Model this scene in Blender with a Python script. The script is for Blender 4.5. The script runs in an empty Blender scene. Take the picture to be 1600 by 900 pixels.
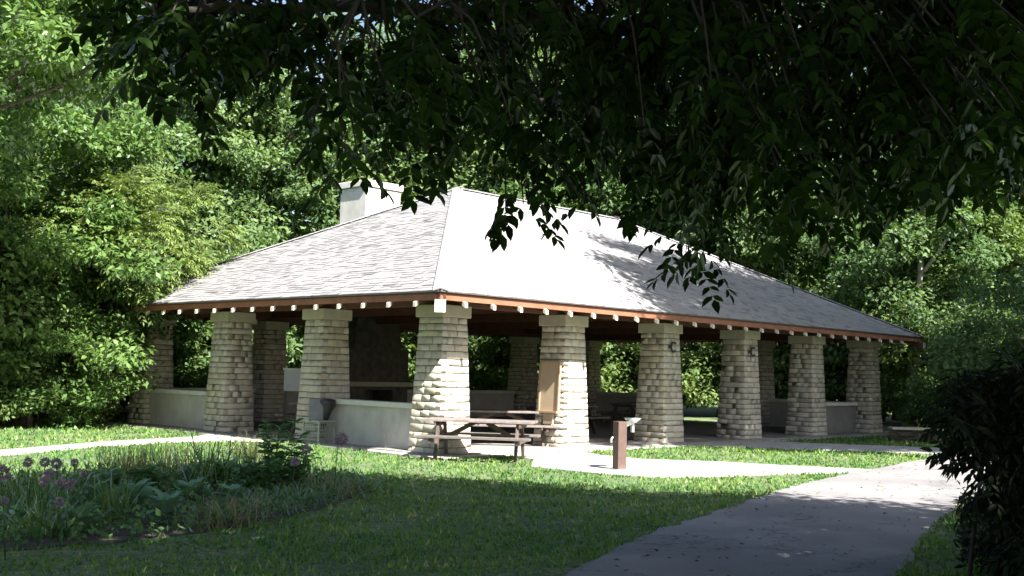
import bpy, math, random
import numpy as np
from mathutils import Vector, Matrix

S = bpy.context.scene
COL = S.collection
R = np.random.default_rng(11)
random.seed(5)
D2R = math.radians

# ------------------------------------------------------------------ camera
CAM = np.array([-14.535, -15.587, 1.6])
YAW, PITCH, ROLL, FPX = D2R(46.509), D2R(4.333), D2R(1.4955), 1726.48
_f = np.array([math.sin(YAW), math.cos(YAW), 0]); _r = np.array([math.cos(YAW), -math.sin(YAW), 0]); _u = np.array([0, 0, 1.0])
_f2 = _f * math.cos(PITCH) + _u * math.sin(PITCH); _u2 = _u * math.cos(PITCH) - _f * math.sin(PITCH)
_r3 = _r * math.cos(ROLL) + _u2 * math.sin(ROLL); _u3 = _u2 * math.cos(ROLL) - _r * math.sin(ROLL)
cam = bpy.data.cameras.new("camera")
cam.sensor_width = 36.0
cam.lens = FPX / 1600 * 36
cam.clip_start = 0.1
cam.clip_end = 2000
co = bpy.data.objects.new("camera", cam)
COL.objects.link(co)
m = Matrix.Identity(4)
for i in range(3):
    m[i][0], m[i][1], m[i][2], m[i][3] = _r3[i], _u3[i], -_f2[i], CAM[i]
co.matrix_world = m
S.camera = co

# ------------------------------------------------------------------ light
SUN_DIR = Vector((-0.15, -0.98, 0)).normalized()          # horizontal direction towards the sun
SUN_EL = D2R(46.5)
to_sun = Vector((SUN_DIR.x * math.cos(SUN_EL), SUN_DIR.y * math.cos(SUN_EL), math.sin(SUN_EL)))
sl = bpy.data.lights.new("sun", 'SUN')
sl.energy = 5.0
sl.angle = D2R(0.5)
sl.color = (1.0, 0.965, 0.90)
so = bpy.data.objects.new("sun", sl)
so.rotation_euler = to_sun.to_track_quat('Z', 'Y').to_euler()
so.location = (0, 0, 40)
COL.objects.link(so)
W = bpy.data.worlds.new("World")
S.world = W
W.use_nodes = True
nt = W.node_tree
sky = nt.nodes.new('ShaderNodeTexSky')
sky.sky_type = 'NISHITA'
sky.sun_disc = False
sky.sun_elevation = SUN_EL
sky.sun_rotation = math.atan2(SUN_DIR.x, SUN_DIR.y)
sky.dust_density = 2.0
bg = nt.nodes['Background']
bg.inputs['Strength'].default_value = 0.052
nt.links.new(sky.outputs[0], bg.inputs[0])
S.view_settings.view_transform = 'Standard'
S.view_settings.look = 'None'
S.view_settings.exposure = 2.25
S.view_settings.gamma = 1.0
S.cycles.max_bounces = 6
S.cycles.diffuse_bounces = 2
S.cycles.glossy_bounces = 2
S.cycles.transmission_bounces = 3
S.cycles.transparent_max_bounces = 4
S.cycles.sample_clamp_indirect = 4.0
S.cycles.use_denoising = True
try:
    S.cycles.denoiser = 'OPENIMAGEDENOISE'
except Exception:
    pass


# ------------------------------------------------------------------ helpers
def polar(px, d, z=0.0):
    """a ground point at distance d from the viewpoint, px = bearing on a 1600 wide frame"""
    a = YAW + math.atan((px - 800) / FPX)
    return Vector((CAM[0] + d * math.sin(a), CAM[1] + d * math.cos(a), z))


def at3(px, py, d):
    v = _f2 + _r3 * (px - 800) / FPX - _u3 * (py - 450) / FPX
    return CAM + v * d / math.hypot(v[0], v[1])


def lin(c):
    return tuple(c) + (1.0,)


def new_mat(name):
    m = bpy.data.materials.new(name)
    m.use_nodes = True
    n = m.node_tree.nodes
    return m, m.node_tree, n['Principled BSDF']


def tex_coord(t, kind='Object'):
    return t.nodes.new('ShaderNodeTexCoord').outputs[kind]


def noise(t, vec, scale, detail=4.0, rough=0.55):
    n = t.nodes.new('ShaderNodeTexNoise')
    n.inputs['Scale'].default_value = scale
    n.inputs['Detail'].default_value = detail
    n.inputs['Roughness'].default_value = rough
    t.links.new(vec, n.inputs['Vector'])
    return n.outputs['Fac']


def ramp(t, fac, stops):
    r = t.nodes.new('ShaderNodeValToRGB')
    e = r.color_ramp.elements
    while len(e) < len(stops):
        e.new(0.5)
    for el, (p, c) in zip(e, stops):
        el.position = p
        el.color = lin(c)
    t.links.new(fac, r.inputs[0])
    return r.outputs[0]


def mix(t, a, b, fac, mode='MIX'):
    m = t.nodes.new('ShaderNodeMix')
    m.data_type = 'RGBA'
    m.blend_type = mode
    for sock, v in ((m.inputs[0], fac), (m.inputs[6], a), (m.inputs[7], b)):
        if hasattr(v, 'is_output'):
            t.links.new(v, sock)
        else:
            sock.default_value = v if not isinstance(v, tuple) else lin(v)
    return m.outputs[2]


def math_(t, op, a, b=0.0):
    m = t.nodes.new('ShaderNodeMath')
    m.operation = op
    for s, v in zip(m.inputs, (a, b)):
        if hasattr(v, 'is_output'):
            t.links.new(v, s)
        else:
            s.default_value = v
    return m.outputs[0]


def tone(t):
    """per-face 'tone' plus the object's own random number, wrapped to 0..1"""
    a = t.nodes.new('ShaderNodeAttribute')
    a.attribute_name = 'tone'
    o = t.nodes.new('ShaderNodeObjectInfo')
    return math_(t, 'FRACT', math_(t, 'ADD', a.outputs['Fac'], o.outputs['Random']))


def bump(t, b, h, strength, dist=0.02):
    n = t.nodes.new('ShaderNodeBump')
    n.inputs['Strength'].default_value = strength
    n.inputs['Distance'].default_value = dist
    t.links.new(h, n.inputs['Height'])
    t.links.new(n.outputs[0], b.inputs['Normal'])


def simple_mat(name, c1, c2, scale=6.0, rough=0.8, bmp=0.2, metal=0.0, detail=5.0, use_tone=False, bscale=None):
    m, t, b = new_mat(name)
    v = tex_coord(t)
    f = noise(t, v, scale, detail)
    col = ramp(t, f, [(0.3, c1), (0.7, c2)])
    if use_tone:
        k = ramp(t, tone(t), [(0.0, (0.72, 0.72, 0.72)), (1.0, (1.18, 1.18, 1.18))])
        col = mix(t, col, k, 1.0, 'MULTIPLY')
    t.links.new(col, b.inputs['Base Color'])
    b.inputs['Roughness'].default_value = rough
    b.inputs['Metallic'].default_value = metal
    if bmp:
        bump(t, b, noise(t, v, bscale or scale * 5, 4.0), bmp)
    return m


def leaf_mat(name, dark, light, trans=0.35, gloss=0.10, warm=None):
    m, t, b = new_mat(name)
    t.nodes.remove(b)
    out = t.nodes['Material Output']
    a = t.nodes.new('ShaderNodeAttribute')
    a.attribute_name = 'tone'
    o = t.nodes.new('ShaderNodeObjectInfo')
    stops = [(0.0, dark), (0.85, light)]
    if warm:
        stops.append((1.0, warm))
    col = ramp(t, a.outputs['Fac'], stops)
    k = ramp(t, o.outputs['Random'], [(0.0, (0.82, 0.88, 0.85)), (1.0, (1.15, 1.08, 1.0))])
    col = mix(t, col, k, 1.0, 'MULTIPLY')
    d = t.nodes.new('ShaderNodeBsdfDiffuse')
    tr = t.nodes.new('ShaderNodeBsdfTranslucent')
    g = t.nodes.new('ShaderNodeBsdfGlossy')
    g.inputs['Roughness'].default_value = 0.42
    g.inputs['Color'].default_value = (0.8, 0.85, 0.85, 1)
    t.links.new(col, d.inputs[0])
    tc = mix(t, col, (1.25, 1.35, 0.45), 1.0, 'MULTIPLY')
    t.links.new(tc, tr.inputs[0])
    m1 = t.nodes.new('ShaderNodeMixShader')
    m1.inputs[0].default_value = trans
    t.links.new(d.outputs[0], m1.inputs[1])
    t.links.new(tr.outputs[0], m1.inputs[2])
    fr = t.nodes.new('ShaderNodeFresnel')
    fr.inputs['IOR'].default_value = 1.4
    m2 = t.nodes.new('ShaderNodeMixShader')
    t.links.new(math_(t, 'MULTIPLY', fr.outputs[0], gloss * 3), m2.inputs[0])
    t.links.new(m1.outputs[0], m2.inputs[1])
    t.links.new(g.outputs[0], m2.inputs[2])
    t.links.new(m2.outputs[0], out.inputs['Surface'])
    return m


def raw_mesh(name, V, F, tones=None):
    """mesh from numpy arrays: V (n,3), F (m,k) with one k"""
    V = np.asarray(V, np.float32)
    F = np.asarray(F, np.int32)
    me = bpy.data.meshes.new(name)
    k = F.shape[1]
    me.vertices.add(len(V))
    me.vertices.foreach_set('co', V.ravel())
    me.loops.add(F.size)
    me.loops.foreach_set('vertex_index', F.ravel())
    me.polygons.add(len(F))
    me.polygons.foreach_set('loop_start', np.arange(len(F), dtype=np.int32) * k)
    if tones is not None:
        a = me.attributes.new('tone', 'FLOAT', 'FACE')
        a.data.foreach_set('value', np.asarray(tones, np.float32))
    me.update(calc_edges=True)
    me.validate()
    return me


class MB:
    """collects shapes; build() links them as ONE mesh object"""
    def __init__(s):
        s.v, s.f, s.t, s.m = [], [], [], []

    def add(s, vs, fs, tone_=0.0, mi=0):
        n = len(s.v)
        s.v += [tuple(p) for p in vs]
        for f in fs:
            s.f.append(tuple(i + n for i in f))
            s.t.append(tone_)
            s.m.append(mi)

    def box(s, c, size, rz=0.0, tilt=None, tone_=0.0, mi=0, taper=1.0):
        x, y, z = [k / 2 for k in size]
        M = Matrix.Rotation(rz, 3, 'Z')
        if tilt is not None:
            M = M @ tilt
        vs = []
        for dz, k in ((-z, 1.0), (z, taper)):
            for dx, dy in ((-x, -y), (x, -y), (x, y), (-x, y)):
                vs.append(Vector(c) + M @ Vector((dx * k, dy * k, dz)))
        s.add(vs, [(3, 2, 1, 0), (4, 5, 6, 7), (0, 1, 5, 4), (1, 2, 6, 5), (2, 3, 7, 6), (3, 0, 4, 7)], tone_, mi)

    def beam(s, a, b, w, h, up=(0, 0, 1), tone_=0.0, mi=0, mi_end=None):
        a, b = Vector(a), Vector(b)
        d = (b - a).normalized()
        sx = d.cross(Vector(up))
        if sx.length < 1e-4:
            sx = Vector((1, 0, 0))
        sx.normalize()
        uz = sx.cross(d)
        vs = []
        for p in (a, b):
            for i, j in ((-1, -1), (1, -1), (1, 1), (-1, 1)):
                vs.append(p + sx * (i * w / 2) + uz * (j * h / 2))
        s.add(vs, [(4, 5, 6, 7), (0, 1, 5, 4), (1, 2, 6, 5), (2, 3, 7, 6), (3, 0, 4, 7)], tone_, mi)
        n = len(s.v) - 8
        s.f.append((n + 3, n + 2, n + 1, n)); s.t.append(tone_); s.m.append(mi if mi_end is None else mi_end)

    def tube(s, pts, radii, n=8, tone_=0.0, cap=True, mi=0):
        pts = [Vector(p) for p in pts]
        if not hasattr(radii, '__len__'):
            radii = [radii] * len(pts)
        vs = []
        prev = None
        for i, p in enumerate(pts):
            d = (pts[min(i + 1, len(pts) - 1)] - pts[max(i - 1, 0)])
            d = d.normalized() if d.length > 1e-9 else Vector((0, 0, 1))
            if prev is None:
                a = d.cross(Vector((0.3, 0.9, 0.1)))
                if a.length < 0.1:
                    a = d.cross(Vector((1, 0, 0)))
            else:
                a = prev - d * prev.dot(d)
            a.normalize()
            prev = a
            b = d.cross(a)
            for k in range(n):
                an = 2 * math.pi * k / n
                vs.append(p + (a * math.cos(an) + b * math.sin(an)) * radii[i])
        fs = []
        for i in range(len(pts) - 1):
            for k in range(n):
                k2 = (k + 1) % n
                fs.append((i * n + k, i * n + k2, (i + 1) * n + k2, (i + 1) * n + k))
        if cap:
            fs.append(tuple(reversed(range(n))))
            fs.append(tuple(range((len(pts) - 1) * n, len(pts) * n)))
        s.add(vs, fs, tone_, mi)

    def prism(s, poly, z0, z1, tone_=0.0, mi=0):
        n = len(poly)
        vs = [(p[0], p[1], z0) for p in poly] + [(p[0], p[1], z1) for p in poly]
        fs = [tuple(reversed(range(n))), tuple(range(n, 2 * n))]
        fs += [(i, (i + 1) % n, n + (i + 1) % n, n + i) for i in range(n)]
        s.add(vs, fs, tone_, mi)

    def build(s, name, mat, parent=None, smooth=False, bevel=0.0, loc=None, rot=None):
        me = bpy.data.meshes.new(name)
        me.from_pydata([tuple(v) for v in s.v], [], s.f)
        a = me.attributes.new('tone', 'FLOAT', 'FACE')
        a.data.foreach_set('value', np.array(s.t, np.float32))
        mats = mat if isinstance(mat, (list, tuple)) else [mat]
        for mm in mats:
            me.materials.append(mm)
        if len(mats) > 1:
            me.polygons.foreach_set('material_index', np.array(s.m, np.int32))
        if smooth:
            me.polygons.foreach_set('use_smooth', np.ones(len(me.polygons), bool))
        me.update()
        o = link(name, me, parent, loc, rot)
        if bevel:
            b = o.modifiers.new('bevel', 'BEVEL')
            b.width = bevel
            b.segments = 2
            b.limit_method = 'ANGLE'
        return o


def link(name, me, parent=None, loc=None, rot=None):
    o = bpy.data.objects.new(name, me)
    COL.objects.link(o)
    if parent is not None:
        o.parent = parent
    if loc is not None:
        o.location = loc
    if rot is not None:
        o.rotation_euler = rot
    return o


def tag(o, label=None, cat=None, group=None, kind=None):
    for k, v in (('label', label), ('category', cat), ('group', group), ('kind', kind)):
        if v:
            o[k] = v
    return o


def thing(name, label, cat, loc=(0, 0, 0), rz=0.0, group=None):
    o = bpy.data.objects.new(name, None)
    o.empty_display_size = 0.3
    COL.objects.link(o)
    o.location = loc
    o.rotation_euler = (0, 0, rz)
    return tag(o, label, cat, group)


def copy_tree(o, parent=None):
    c = o.copy()
    COL.objects.link(c)
    if parent is not None:
        c.parent = parent
    for ch in KIDS.get(o.name, []):
        copy_tree(ch, c)
    return c


KIDS = {}


def index_kids(root):
    """remember a prototype's tree so copies need no scene scan"""
    ch = list(root.children)
    KIDS[root.name] = ch
    for c in ch:
        index_kids(c)


def in_poly(P, poly):
    x, y = P[:, 0], P[:, 1]
    ins = np.zeros(len(P), bool)
    n = len(poly)
    for i in range(n):
        x1, y1 = poly[i]
        x2, y2 = poly[(i + 1) % n]
        if y1 == y2:
            continue
        c = ((y1 > y) != (y2 > y)) & (x < (x2 - x1) * (y - y1) / (y2 - y1) + x1)
        ins ^= c
    return ins


def norm(a):
    return a / np.maximum(np.linalg.norm(a, axis=-1, keepdims=True), 1e-9)


# ------------------------------------------------------------------ materials
def make_stone_mat():
    m, t, b = new_mat("limestone")
    v = tex_coord(t)
    tn = tone(t)
    base = ramp(t, tn, [(0.0, (0.36, 0.33, 0.28)), (0.25, (0.46, 0.43, 0.37)), (0.5, (0.41, 0.38, 0.325)), (0.75, (0.50, 0.47, 0.41)), (0.9, (0.43, 0.375, 0.285)), (1.0, (0.38, 0.35, 0.305))])
    geo = t.nodes.new('ShaderNodeNewGeometry')
    n1 = noise(t, geo.outputs['Position'], 9.0, 6.0, 0.65)
    base = mix(t, base, ramp(t, n1, [(0.3, (0.84, 0.82, 0.78)), (0.65, (1.06, 1.06, 1.05))]), 1.0, 'MULTIPLY')
    t.links.new(base, b.inputs['Base Color'])
    b.inputs['Roughness'].default_value = 0.9
    bump(t, b, noise(t, geo.outputs['Position'], 28.0, 5.0, 0.7), 0.4, 0.015)
    return m


M = {}
M['stone'] = make_stone_mat()
M['shaded_stone'] = simple_mat('shaded_fireplace_stone', (0.05, 0.045, 0.04), (0.12, 0.105, 0.09), 5, 0.9, 0.5)  # interior dimness put into the fireplace stone's colour
M['mortar'] = simple_mat("mortar", (0.045, 0.038, 0.032), (0.085, 0.073, 0.06), 14, 0.95, 0.4)
M['cap'] = simple_mat("capstone", (0.34, 0.305, 0.24), (0.43, 0.395, 0.32), 4, 0.85, 0.25)
def make_plaster(name, c1, c2):
    m, t, b = new_mat(name)
    v = tex_coord(t)
    mp = t.nodes.new('ShaderNodeMapping')
    mp.inputs['Scale'].default_value = (2.4, 2.4, 1.1)
    t.links.new(v, mp.inputs['Vector'])
    c = ramp(t, noise(t, v, 2.2, 6), [(0.3, c1), (0.7, c2)])
    c = mix(t, c, ramp(t, noise(t, mp.outputs[0], 1.6, 6, 0.65), [(0.30, (0.72, 0.70, 0.67)), (0.60, (1.0, 1.0, 1.0))]), 0.55, 'MULTIPLY')
    t.links.new(c, b.inputs['Base Color'])
    b.inputs['Roughness'].default_value = 0.92
    bump(t, b, noise(t, v, 30, 5), 0.3)
    return m


M['render'] = make_plaster("wall_plaster", (0.36, 0.345, 0.325), (0.45, 0.43, 0.41))
M['render_shaded'] = make_plaster('shaded_wall_plaster', (0.16, 0.155, 0.15), (0.22, 0.21, 0.20))  # wall plaster darkened: the shade of the right-hand bay is in its colour
M['coping'] = simple_mat("coping_concrete", (0.46, 0.45, 0.43), (0.56, 0.55, 0.52), 5, 0.85, 0.2)
M['fascia'] = simple_mat("fascia_paint", (0.17, 0.066, 0.038), (0.29, 0.11, 0.06), 3, 0.6, 0.1)
M['wood_red'] = simple_mat("stained_wood", (0.075, 0.028, 0.017), (0.12, 0.045, 0.028), 4, 0.75, 0.15)
M['cream'] = simple_mat("cream_paint", (0.50, 0.46, 0.38), (0.60, 0.55, 0.46), 6, 0.7, 0.1)
M['drip'] = simple_mat("drip_edge", (0.06, 0.05, 0.05), (0.09, 0.08, 0.07), 6, 0.5, 0.05)
M['chimney'] = make_plaster('chimney_stucco', (0.62, 0.60, 0.55), (0.72, 0.70, 0.65))
M['terracotta'] = simple_mat("terracotta", (0.45, 0.14, 0.06), (0.55, 0.2, 0.1), 8, 0.8, 0.15)
M['table_wood'] = simple_mat("weathered_table_wood", (0.105, 0.085, 0.078), (0.175, 0.15, 0.14), 9, 0.7, 0.2, use_tone=True)
M['table_leg'] = simple_mat("table_leg_wood", (0.055, 0.038, 0.032), (0.095, 0.068, 0.058), 9, 0.75, 0.2)
M['post'] = simple_mat("brown_post", (0.062, 0.036, 0.028), (0.095, 0.056, 0.044), 7, 0.65, 0.15)
M['steel'] = simple_mat("steel", (0.55, 0.58, 0.58), (0.66, 0.68, 0.68), 9, 0.35, 0.05, metal=0.8)
M['iron'] = simple_mat("black_iron", (0.015, 0.015, 0.017), (0.03, 0.03, 0.03), 9, 0.5, 0.05)
M['bag'] = simple_mat("black_bag", (0.012, 0.013, 0.016), (0.03, 0.032, 0.04), 10, 0.35, 0.8, bscale=14)
M['bag_grey'] = simple_mat("grey_lid_plastic", (0.10, 0.11, 0.125), (0.15, 0.16, 0.18), 5, 0.45, 0.1)
M['wire'] = simple_mat("galvanised_mesh", (0.26, 0.28, 0.25), (0.34, 0.36, 0.33), 20, 0.5, 0.1, metal=0.3)
M['panel_tan'] = simple_mat("tan_board", (0.33, 0.25, 0.165), (0.39, 0.30, 0.205), 3, 0.7, 0.1)
M['frame_tan'] = simple_mat("tan_frame", (0.30, 0.20, 0.12), (0.36, 0.25, 0.15), 6, 0.7, 0.15)
M['grey_panel'] = simple_mat("grey_painted_metal", (0.34, 0.36, 0.37), (0.42, 0.44, 0.45), 4, 0.6, 0.1)
M['bark'] = simple_mat("bark", (0.045, 0.034, 0.026), (0.13, 0.105, 0.085), 7, 0.95, 0.9, bscale=18)
M['bark_pale'] = simple_mat("pale_bark", (0.24, 0.22, 0.19), (0.42, 0.40, 0.36), 5, 0.9, 0.6, bscale=16)
M['twig'] = simple_mat("twig_bark", (0.02, 0.016, 0.012), (0.045, 0.036, 0.028), 9, 0.9, 0.2)
M['soil'] = simple_mat("bed_soil", (0.030, 0.022, 0.016), (0.065, 0.05, 0.036), 7, 0.95, 0.8, bscale=25)
M['rubble'] = simple_mat("wall_rubble", (0.30, 0.28, 0.25), (0.42, 0.40, 0.36), 5, 0.9, 0.5, use_tone=True, bscale=22)


def make_shingle_mat():
    m, t, b = new_mat("asphalt_shingle")
    v = tex_coord(t)
    c = ramp(t, tone(t), [(0.0, (0.15, 0.146, 0.152)), (0.15, (0.215, 0.208, 0.215)), (0.25, (0.245, 0.238, 0.245)), (1.0, (0.27, 0.262, 0.268))])
    c = mix(t, c, ramp(t, noise(t, v, 1.2, 5), [(0.3, (0.86, 0.86, 0.88)), (0.7, (1.08, 1.07, 1.05))]), 1.0, 'MULTIPLY')
    c = mix(t, c, ramp(t, noise(t, v, 160, 2), [(0.35, (0.8, 0.8, 0.8)), (0.65, (1.15, 1.15, 1.15))]), 1.0, 'MULTIPLY')
    t.links.new(c, b.inputs['Base Color'])
    b.inputs['Roughness'].default_value = 0.92
    return m


M['shingle'] = make_shingle_mat()


def make_ground_mat():
    m, t, b = new_mat("lawn_ground")
    v = tex_coord(t)
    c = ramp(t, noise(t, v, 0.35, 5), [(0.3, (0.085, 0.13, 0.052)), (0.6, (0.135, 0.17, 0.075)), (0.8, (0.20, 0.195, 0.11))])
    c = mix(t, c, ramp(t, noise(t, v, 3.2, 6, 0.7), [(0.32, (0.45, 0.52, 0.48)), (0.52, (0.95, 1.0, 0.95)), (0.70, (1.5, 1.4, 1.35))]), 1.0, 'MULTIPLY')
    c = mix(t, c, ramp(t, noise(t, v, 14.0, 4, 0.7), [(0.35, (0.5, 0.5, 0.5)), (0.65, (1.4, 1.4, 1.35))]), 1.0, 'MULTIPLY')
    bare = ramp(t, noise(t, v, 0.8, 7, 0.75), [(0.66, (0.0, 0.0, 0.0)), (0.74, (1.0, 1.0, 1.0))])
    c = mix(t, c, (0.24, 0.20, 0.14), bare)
    t.links.new(c, b.inputs['Base Color'])
    b.inputs['Roughness'].default_value = 0.95
    bump(t, b, noise(t, v, 22, 5, 0.75), 1.0, 0.05)
    return m


def make_asphalt_mat():
    m, t, b = new_mat("asphalt")
    v = tex_coord(t)
    c = ramp(t, noise(t, v, 0.9, 6, 0.6), [(0.3, (0.15, 0.143, 0.145)), (0.7, (0.205, 0.196, 0.195))])
    c = mix(t, c, ramp(t, noise(t, v, 110, 2), [(0.35, (0.72, 0.72, 0.72)), (0.65, (1.2, 1.2, 1.2))]), 1.0, 'MULTIPLY')
    vo = t.nodes.new('ShaderNodeTexVoronoi')
    vo.feature = 'DISTANCE_TO_EDGE'
    vo.inputs['Scale'].default_value = 0.45
    wv = t.nodes.new('ShaderNodeVectorMath')
    wv.operation = 'ADD'
    nz = t.nodes.new('ShaderNodeTexNoise')
    nz.inputs['Scale'].default_value = 2.5
    nz.inputs['Detail'].default_value = 6
    t.links.new(v, nz.inputs['Vector'])
    t.links.new(v, wv.inputs[0])
    t.links.new(nz.outputs['Color'], wv.inputs[1])
    t.links.new(wv.outputs[0], vo.inputs['Vector'])
    crack = ramp(t, vo.outputs['Distance'], [(0.0, (0.35, 0.35, 0.35)), (0.008, (1.0, 1.0, 1.0))])
    c = mix(t, c, crack, 1.0, 'MULTIPLY')
    patch = ramp(t, noise(t, v, 0.5, 3), [(0.45, (0.86, 0.86, 0.87)), (0.56, (1.08, 1.07, 1.06))])
    c = mix(t, c, patch, 1.0, 'MULTIPLY')
    t.links.new(c, b.inputs['Base Color'])
    b.inputs['Roughness'].default_value = 0.9
    bump(t, b, noise(t, v, 130, 3), 0.5, 0.01)
    return m


M['ground'] = make_ground_mat()
M['asphalt'] = make_asphalt_mat()
M['concrete'] = simple_mat("path_concrete", (0.27, 0.255, 0.235), (0.38, 0.365, 0.335), 1.3, 0.9, 0.25, bscale=50)
M['slab'] = simple_mat("slab_concrete", (0.16, 0.15, 0.14), (0.24, 0.225, 0.205), 1.6, 0.9, 0.25, bscale=50)
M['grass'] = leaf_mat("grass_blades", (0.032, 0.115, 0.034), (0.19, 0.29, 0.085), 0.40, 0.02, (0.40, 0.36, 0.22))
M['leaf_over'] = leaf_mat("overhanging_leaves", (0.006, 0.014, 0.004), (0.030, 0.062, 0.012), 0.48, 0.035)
M['leaf_forest'] = leaf_mat("forest_leaves", (0.052, 0.11, 0.042), (0.15, 0.215, 0.090), 0.42, 0.10)
M['leaf_bright'] = leaf_mat("bright_leaves", (0.040, 0.10, 0.022), (0.14, 0.22, 0.065), 0.42, 0.13)
M['leaf_feather'] = leaf_mat("feathery_leaves", (0.078, 0.13, 0.038), (0.185, 0.24, 0.085), 0.40, 0.07)
M['leaf_bush'] = leaf_mat("bush_leaves", (0.055, 0.10, 0.032), (0.16, 0.22, 0.08), 0.40, 0.08)
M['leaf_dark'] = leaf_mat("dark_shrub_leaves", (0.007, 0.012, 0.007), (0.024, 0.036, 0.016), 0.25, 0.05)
M['hosta'] = leaf_mat("hosta_leaves", (0.09, 0.19, 0.12), (0.14, 0.25, 0.16), 0.25, 0.10)
M['blade'] = leaf_mat("long_blades", (0.05, 0.12, 0.04), (0.16, 0.23, 0.09), 0.30, 0.06)
M['straw'] = leaf_mat("straw_blades", (0.13, 0.12, 0.06), (0.28, 0.25, 0.13), 0.30, 0.04)
M['plant'] = leaf_mat("perennial_leaves", (0.05, 0.12, 0.045), (0.13, 0.22, 0.085), 0.32, 0.07)
M['petal'] = leaf_mat("allium_petals", (0.25, 0.17, 0.30), (0.42, 0.32, 0.48), 0.35, 0.02)
M['fabric'] = M['grey_panel']


def struct(name, mb_or_me, mat, smooth=False):
    o = mb_or_me.build(name, mat, smooth=smooth)
    o['kind'] = 'structure'
    return o


# ================================================================== GROUND
g = MB()
g.add([(-400, -400, 0), (400, -400, 0), (400, 400, 0), (-400, 400, 0)], [(0, 1, 2, 3)])
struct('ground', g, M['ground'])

ASPHALT = [(-22, -14.6), (-12.5, -11.35), (-7.75, -9.82), (-5.59, -8.93), (-2.38, -8.03), (0.9, -7.11), (3.88, -6.59), (7.37, -6.05), (10.03, -5.75), (12.4, -5.2), (18, -4.9), (26, -6.0),
           (26, -9.6), (18, -8.3), (13.0, -8.1), (9.0, -8.45), (5.0, -9.0), (1.2, -9.6), (-0.8, -10.05), (-3.17, -10.74), (-5.58, -11.55), (-9, -12.8), (-14, -14.9), (-22, -18)]
PATH_L = [(-30, -5.0), (-12, 1.35), (-7.04, 3.0), (-4.71, 4.25), (-2.75, 4.75), (-1.56, 4.45), (-0.63, 4.1), (-0.63, 6.9), (-1.69, 6.0), (-3.88, 5.45), (-6.53, 4.15), (-12, 2.6), (-30, -3.6)]
PAD = [(0.9, -1.0), (0.6, -1.9), (-0.58, -2.9), (-0.52, -4.38), (-0.22, -5.29), (0.53, -5.62), (2.55, -6.2), (3.9, -6.58), (4.6, -6.5), (3.9, -5.2), (3.46, -3.97), (2.57, -2.83), (2.6, -1.9), (2.95, -1.0)]
WALK = [(6.4, -1.0), (7.3, -1.5), (8.39, -2.99), (9.65, -4.68), (10.4, -5.76), (12.6, -5.18), (12.02, -3.61), (10.9, -1.9), (10.6, -1.0)]
APRON = [(-0.62, -0.998), (18.6, -0.998), (18.6, -0.622), (-0.62, -0.622)]
APRON_L = [(-0.95, -0.998), (-0.622, -0.998), (-0.622, 11.9), (-0.95, 11.9)]
BED = [(-9.6, -6.25), (-8.6, -6.15), (-7.7, -5.8), (-6.5, -5.2), (-5.5, -4.5), (-4.7, -3.6), (-4.6, -2.7), (-5.0, -1.8), (-5.8, -1.2), (-7.0, -0.8), (-8.2, -1.0), (-9.4, -2.0), (-10.6, -3.4), (-11.3, -5.0), (-11.0, -6.1)]


def sheet(name, poly, z0, z1, mat):
    b = MB()
    b.prism(poly, z0, z1)
    return struct(name, b, mat)


def roughen(poly, amp, step=0.18):
    out = []
    n = len(poly)
    for i in range(n):
        a, b = np.array(poly[i]), np.array(poly[(i + 1) % n])
        k = max(1, int(np.linalg.norm(b - a) / step))
        if np.linalg.norm(b - a) > 14:
            k = 10
        for j in range(k):
            p = a + (b - a) * j / k
            out.append(tuple(p + R.normal(0, amp, 2) * (0 if j == 0 else 1)))
    return out


sheet('asphalt_path', roughen(ASPHALT, 0.035), -0.05, 0.010, M['asphalt'])
sheet('concrete_path', PATH_L, -0.05, 0.016, M['concrete'])
sheet('fountain_pad', PAD, -0.05, 0.014, M['concrete'])
sheet('concrete_walk', WALK, -0.05, 0.018, M['concrete'])
sheet('apron_strip', APRON, -0.05, 0.022, M['concrete'])
sheet('apron_strip', APRON_L, -0.05, 0.026, M['concrete'])
sheet('flower_bed', roughen(BED, 0.03), -0.05, 0.012, M['soil'])
SLAB = [(-0.62, -0.62), (18.35, -0.62), (18.35, 11.62), (-0.62, 11.62)]

# ================================================================== PAVILION
BX, BY, NX, NY = 3.546, 3.666, 5, 3
LX, LY = BX * NX, BY * NY
OV, EAVE, PITCH_ = 1.30, 3.02, 0.5
pav = thing('picnic_pavilion', 'open stone pavilion with tapered stone pillars and a hipped grey shingle roof', 'pavilion')
b = MB()
b.prism(SLAB, -0.05, 0.045)
b.build('floor_slab', M['slab'], pav)

# --- stones
H_SHAFT, HB, HT = 2.60, 0.431, 0.325
LEAN = math.atan((HB - HT) / H_SHAFT)


def stone_arrays(seed):
    r = np.random.default_rng(seed)
    j = lambda s: r.normal(0, s)
    v = []
    for x, z in ((-.5, -.5), (.5, -.5), (.5, .5), (-.5, .5)):
        v.append((x, .5, z))                                 # back ring (inside the wall)
    for x, z in ((-.5, -.5), (.5, -.5), (.5, .5), (-.5, .5)):
        v.append((x + j(.006), -.485 + j(.006), z + j(.008)))   # rim
    for x, z in ((-.5, -.5), (.5, -.5), (.5, .5), (-.5, .5)):
        v.append((x * .99 + j(.004), -.5 + j(.015), z * .98 + j(.006)))  # face
    f = [(8, 9, 10, 11)]
    for i in range(4):
        k = (i + 1) % 4
        f += [(4 + i, 4 + k, 8 + k, 8 + i), (i, k, 4 + k, 4 + i)]
    return np.array(v), np.array(f)


ST = [stone_arrays(s) for s in range(10)]
ST_ME = []
for v, f in ST:
    me = raw_mesh('stone', v, f, np.zeros(len(f)))
    me.materials.append(M['stone'])
    ST_ME.append(me)


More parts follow.
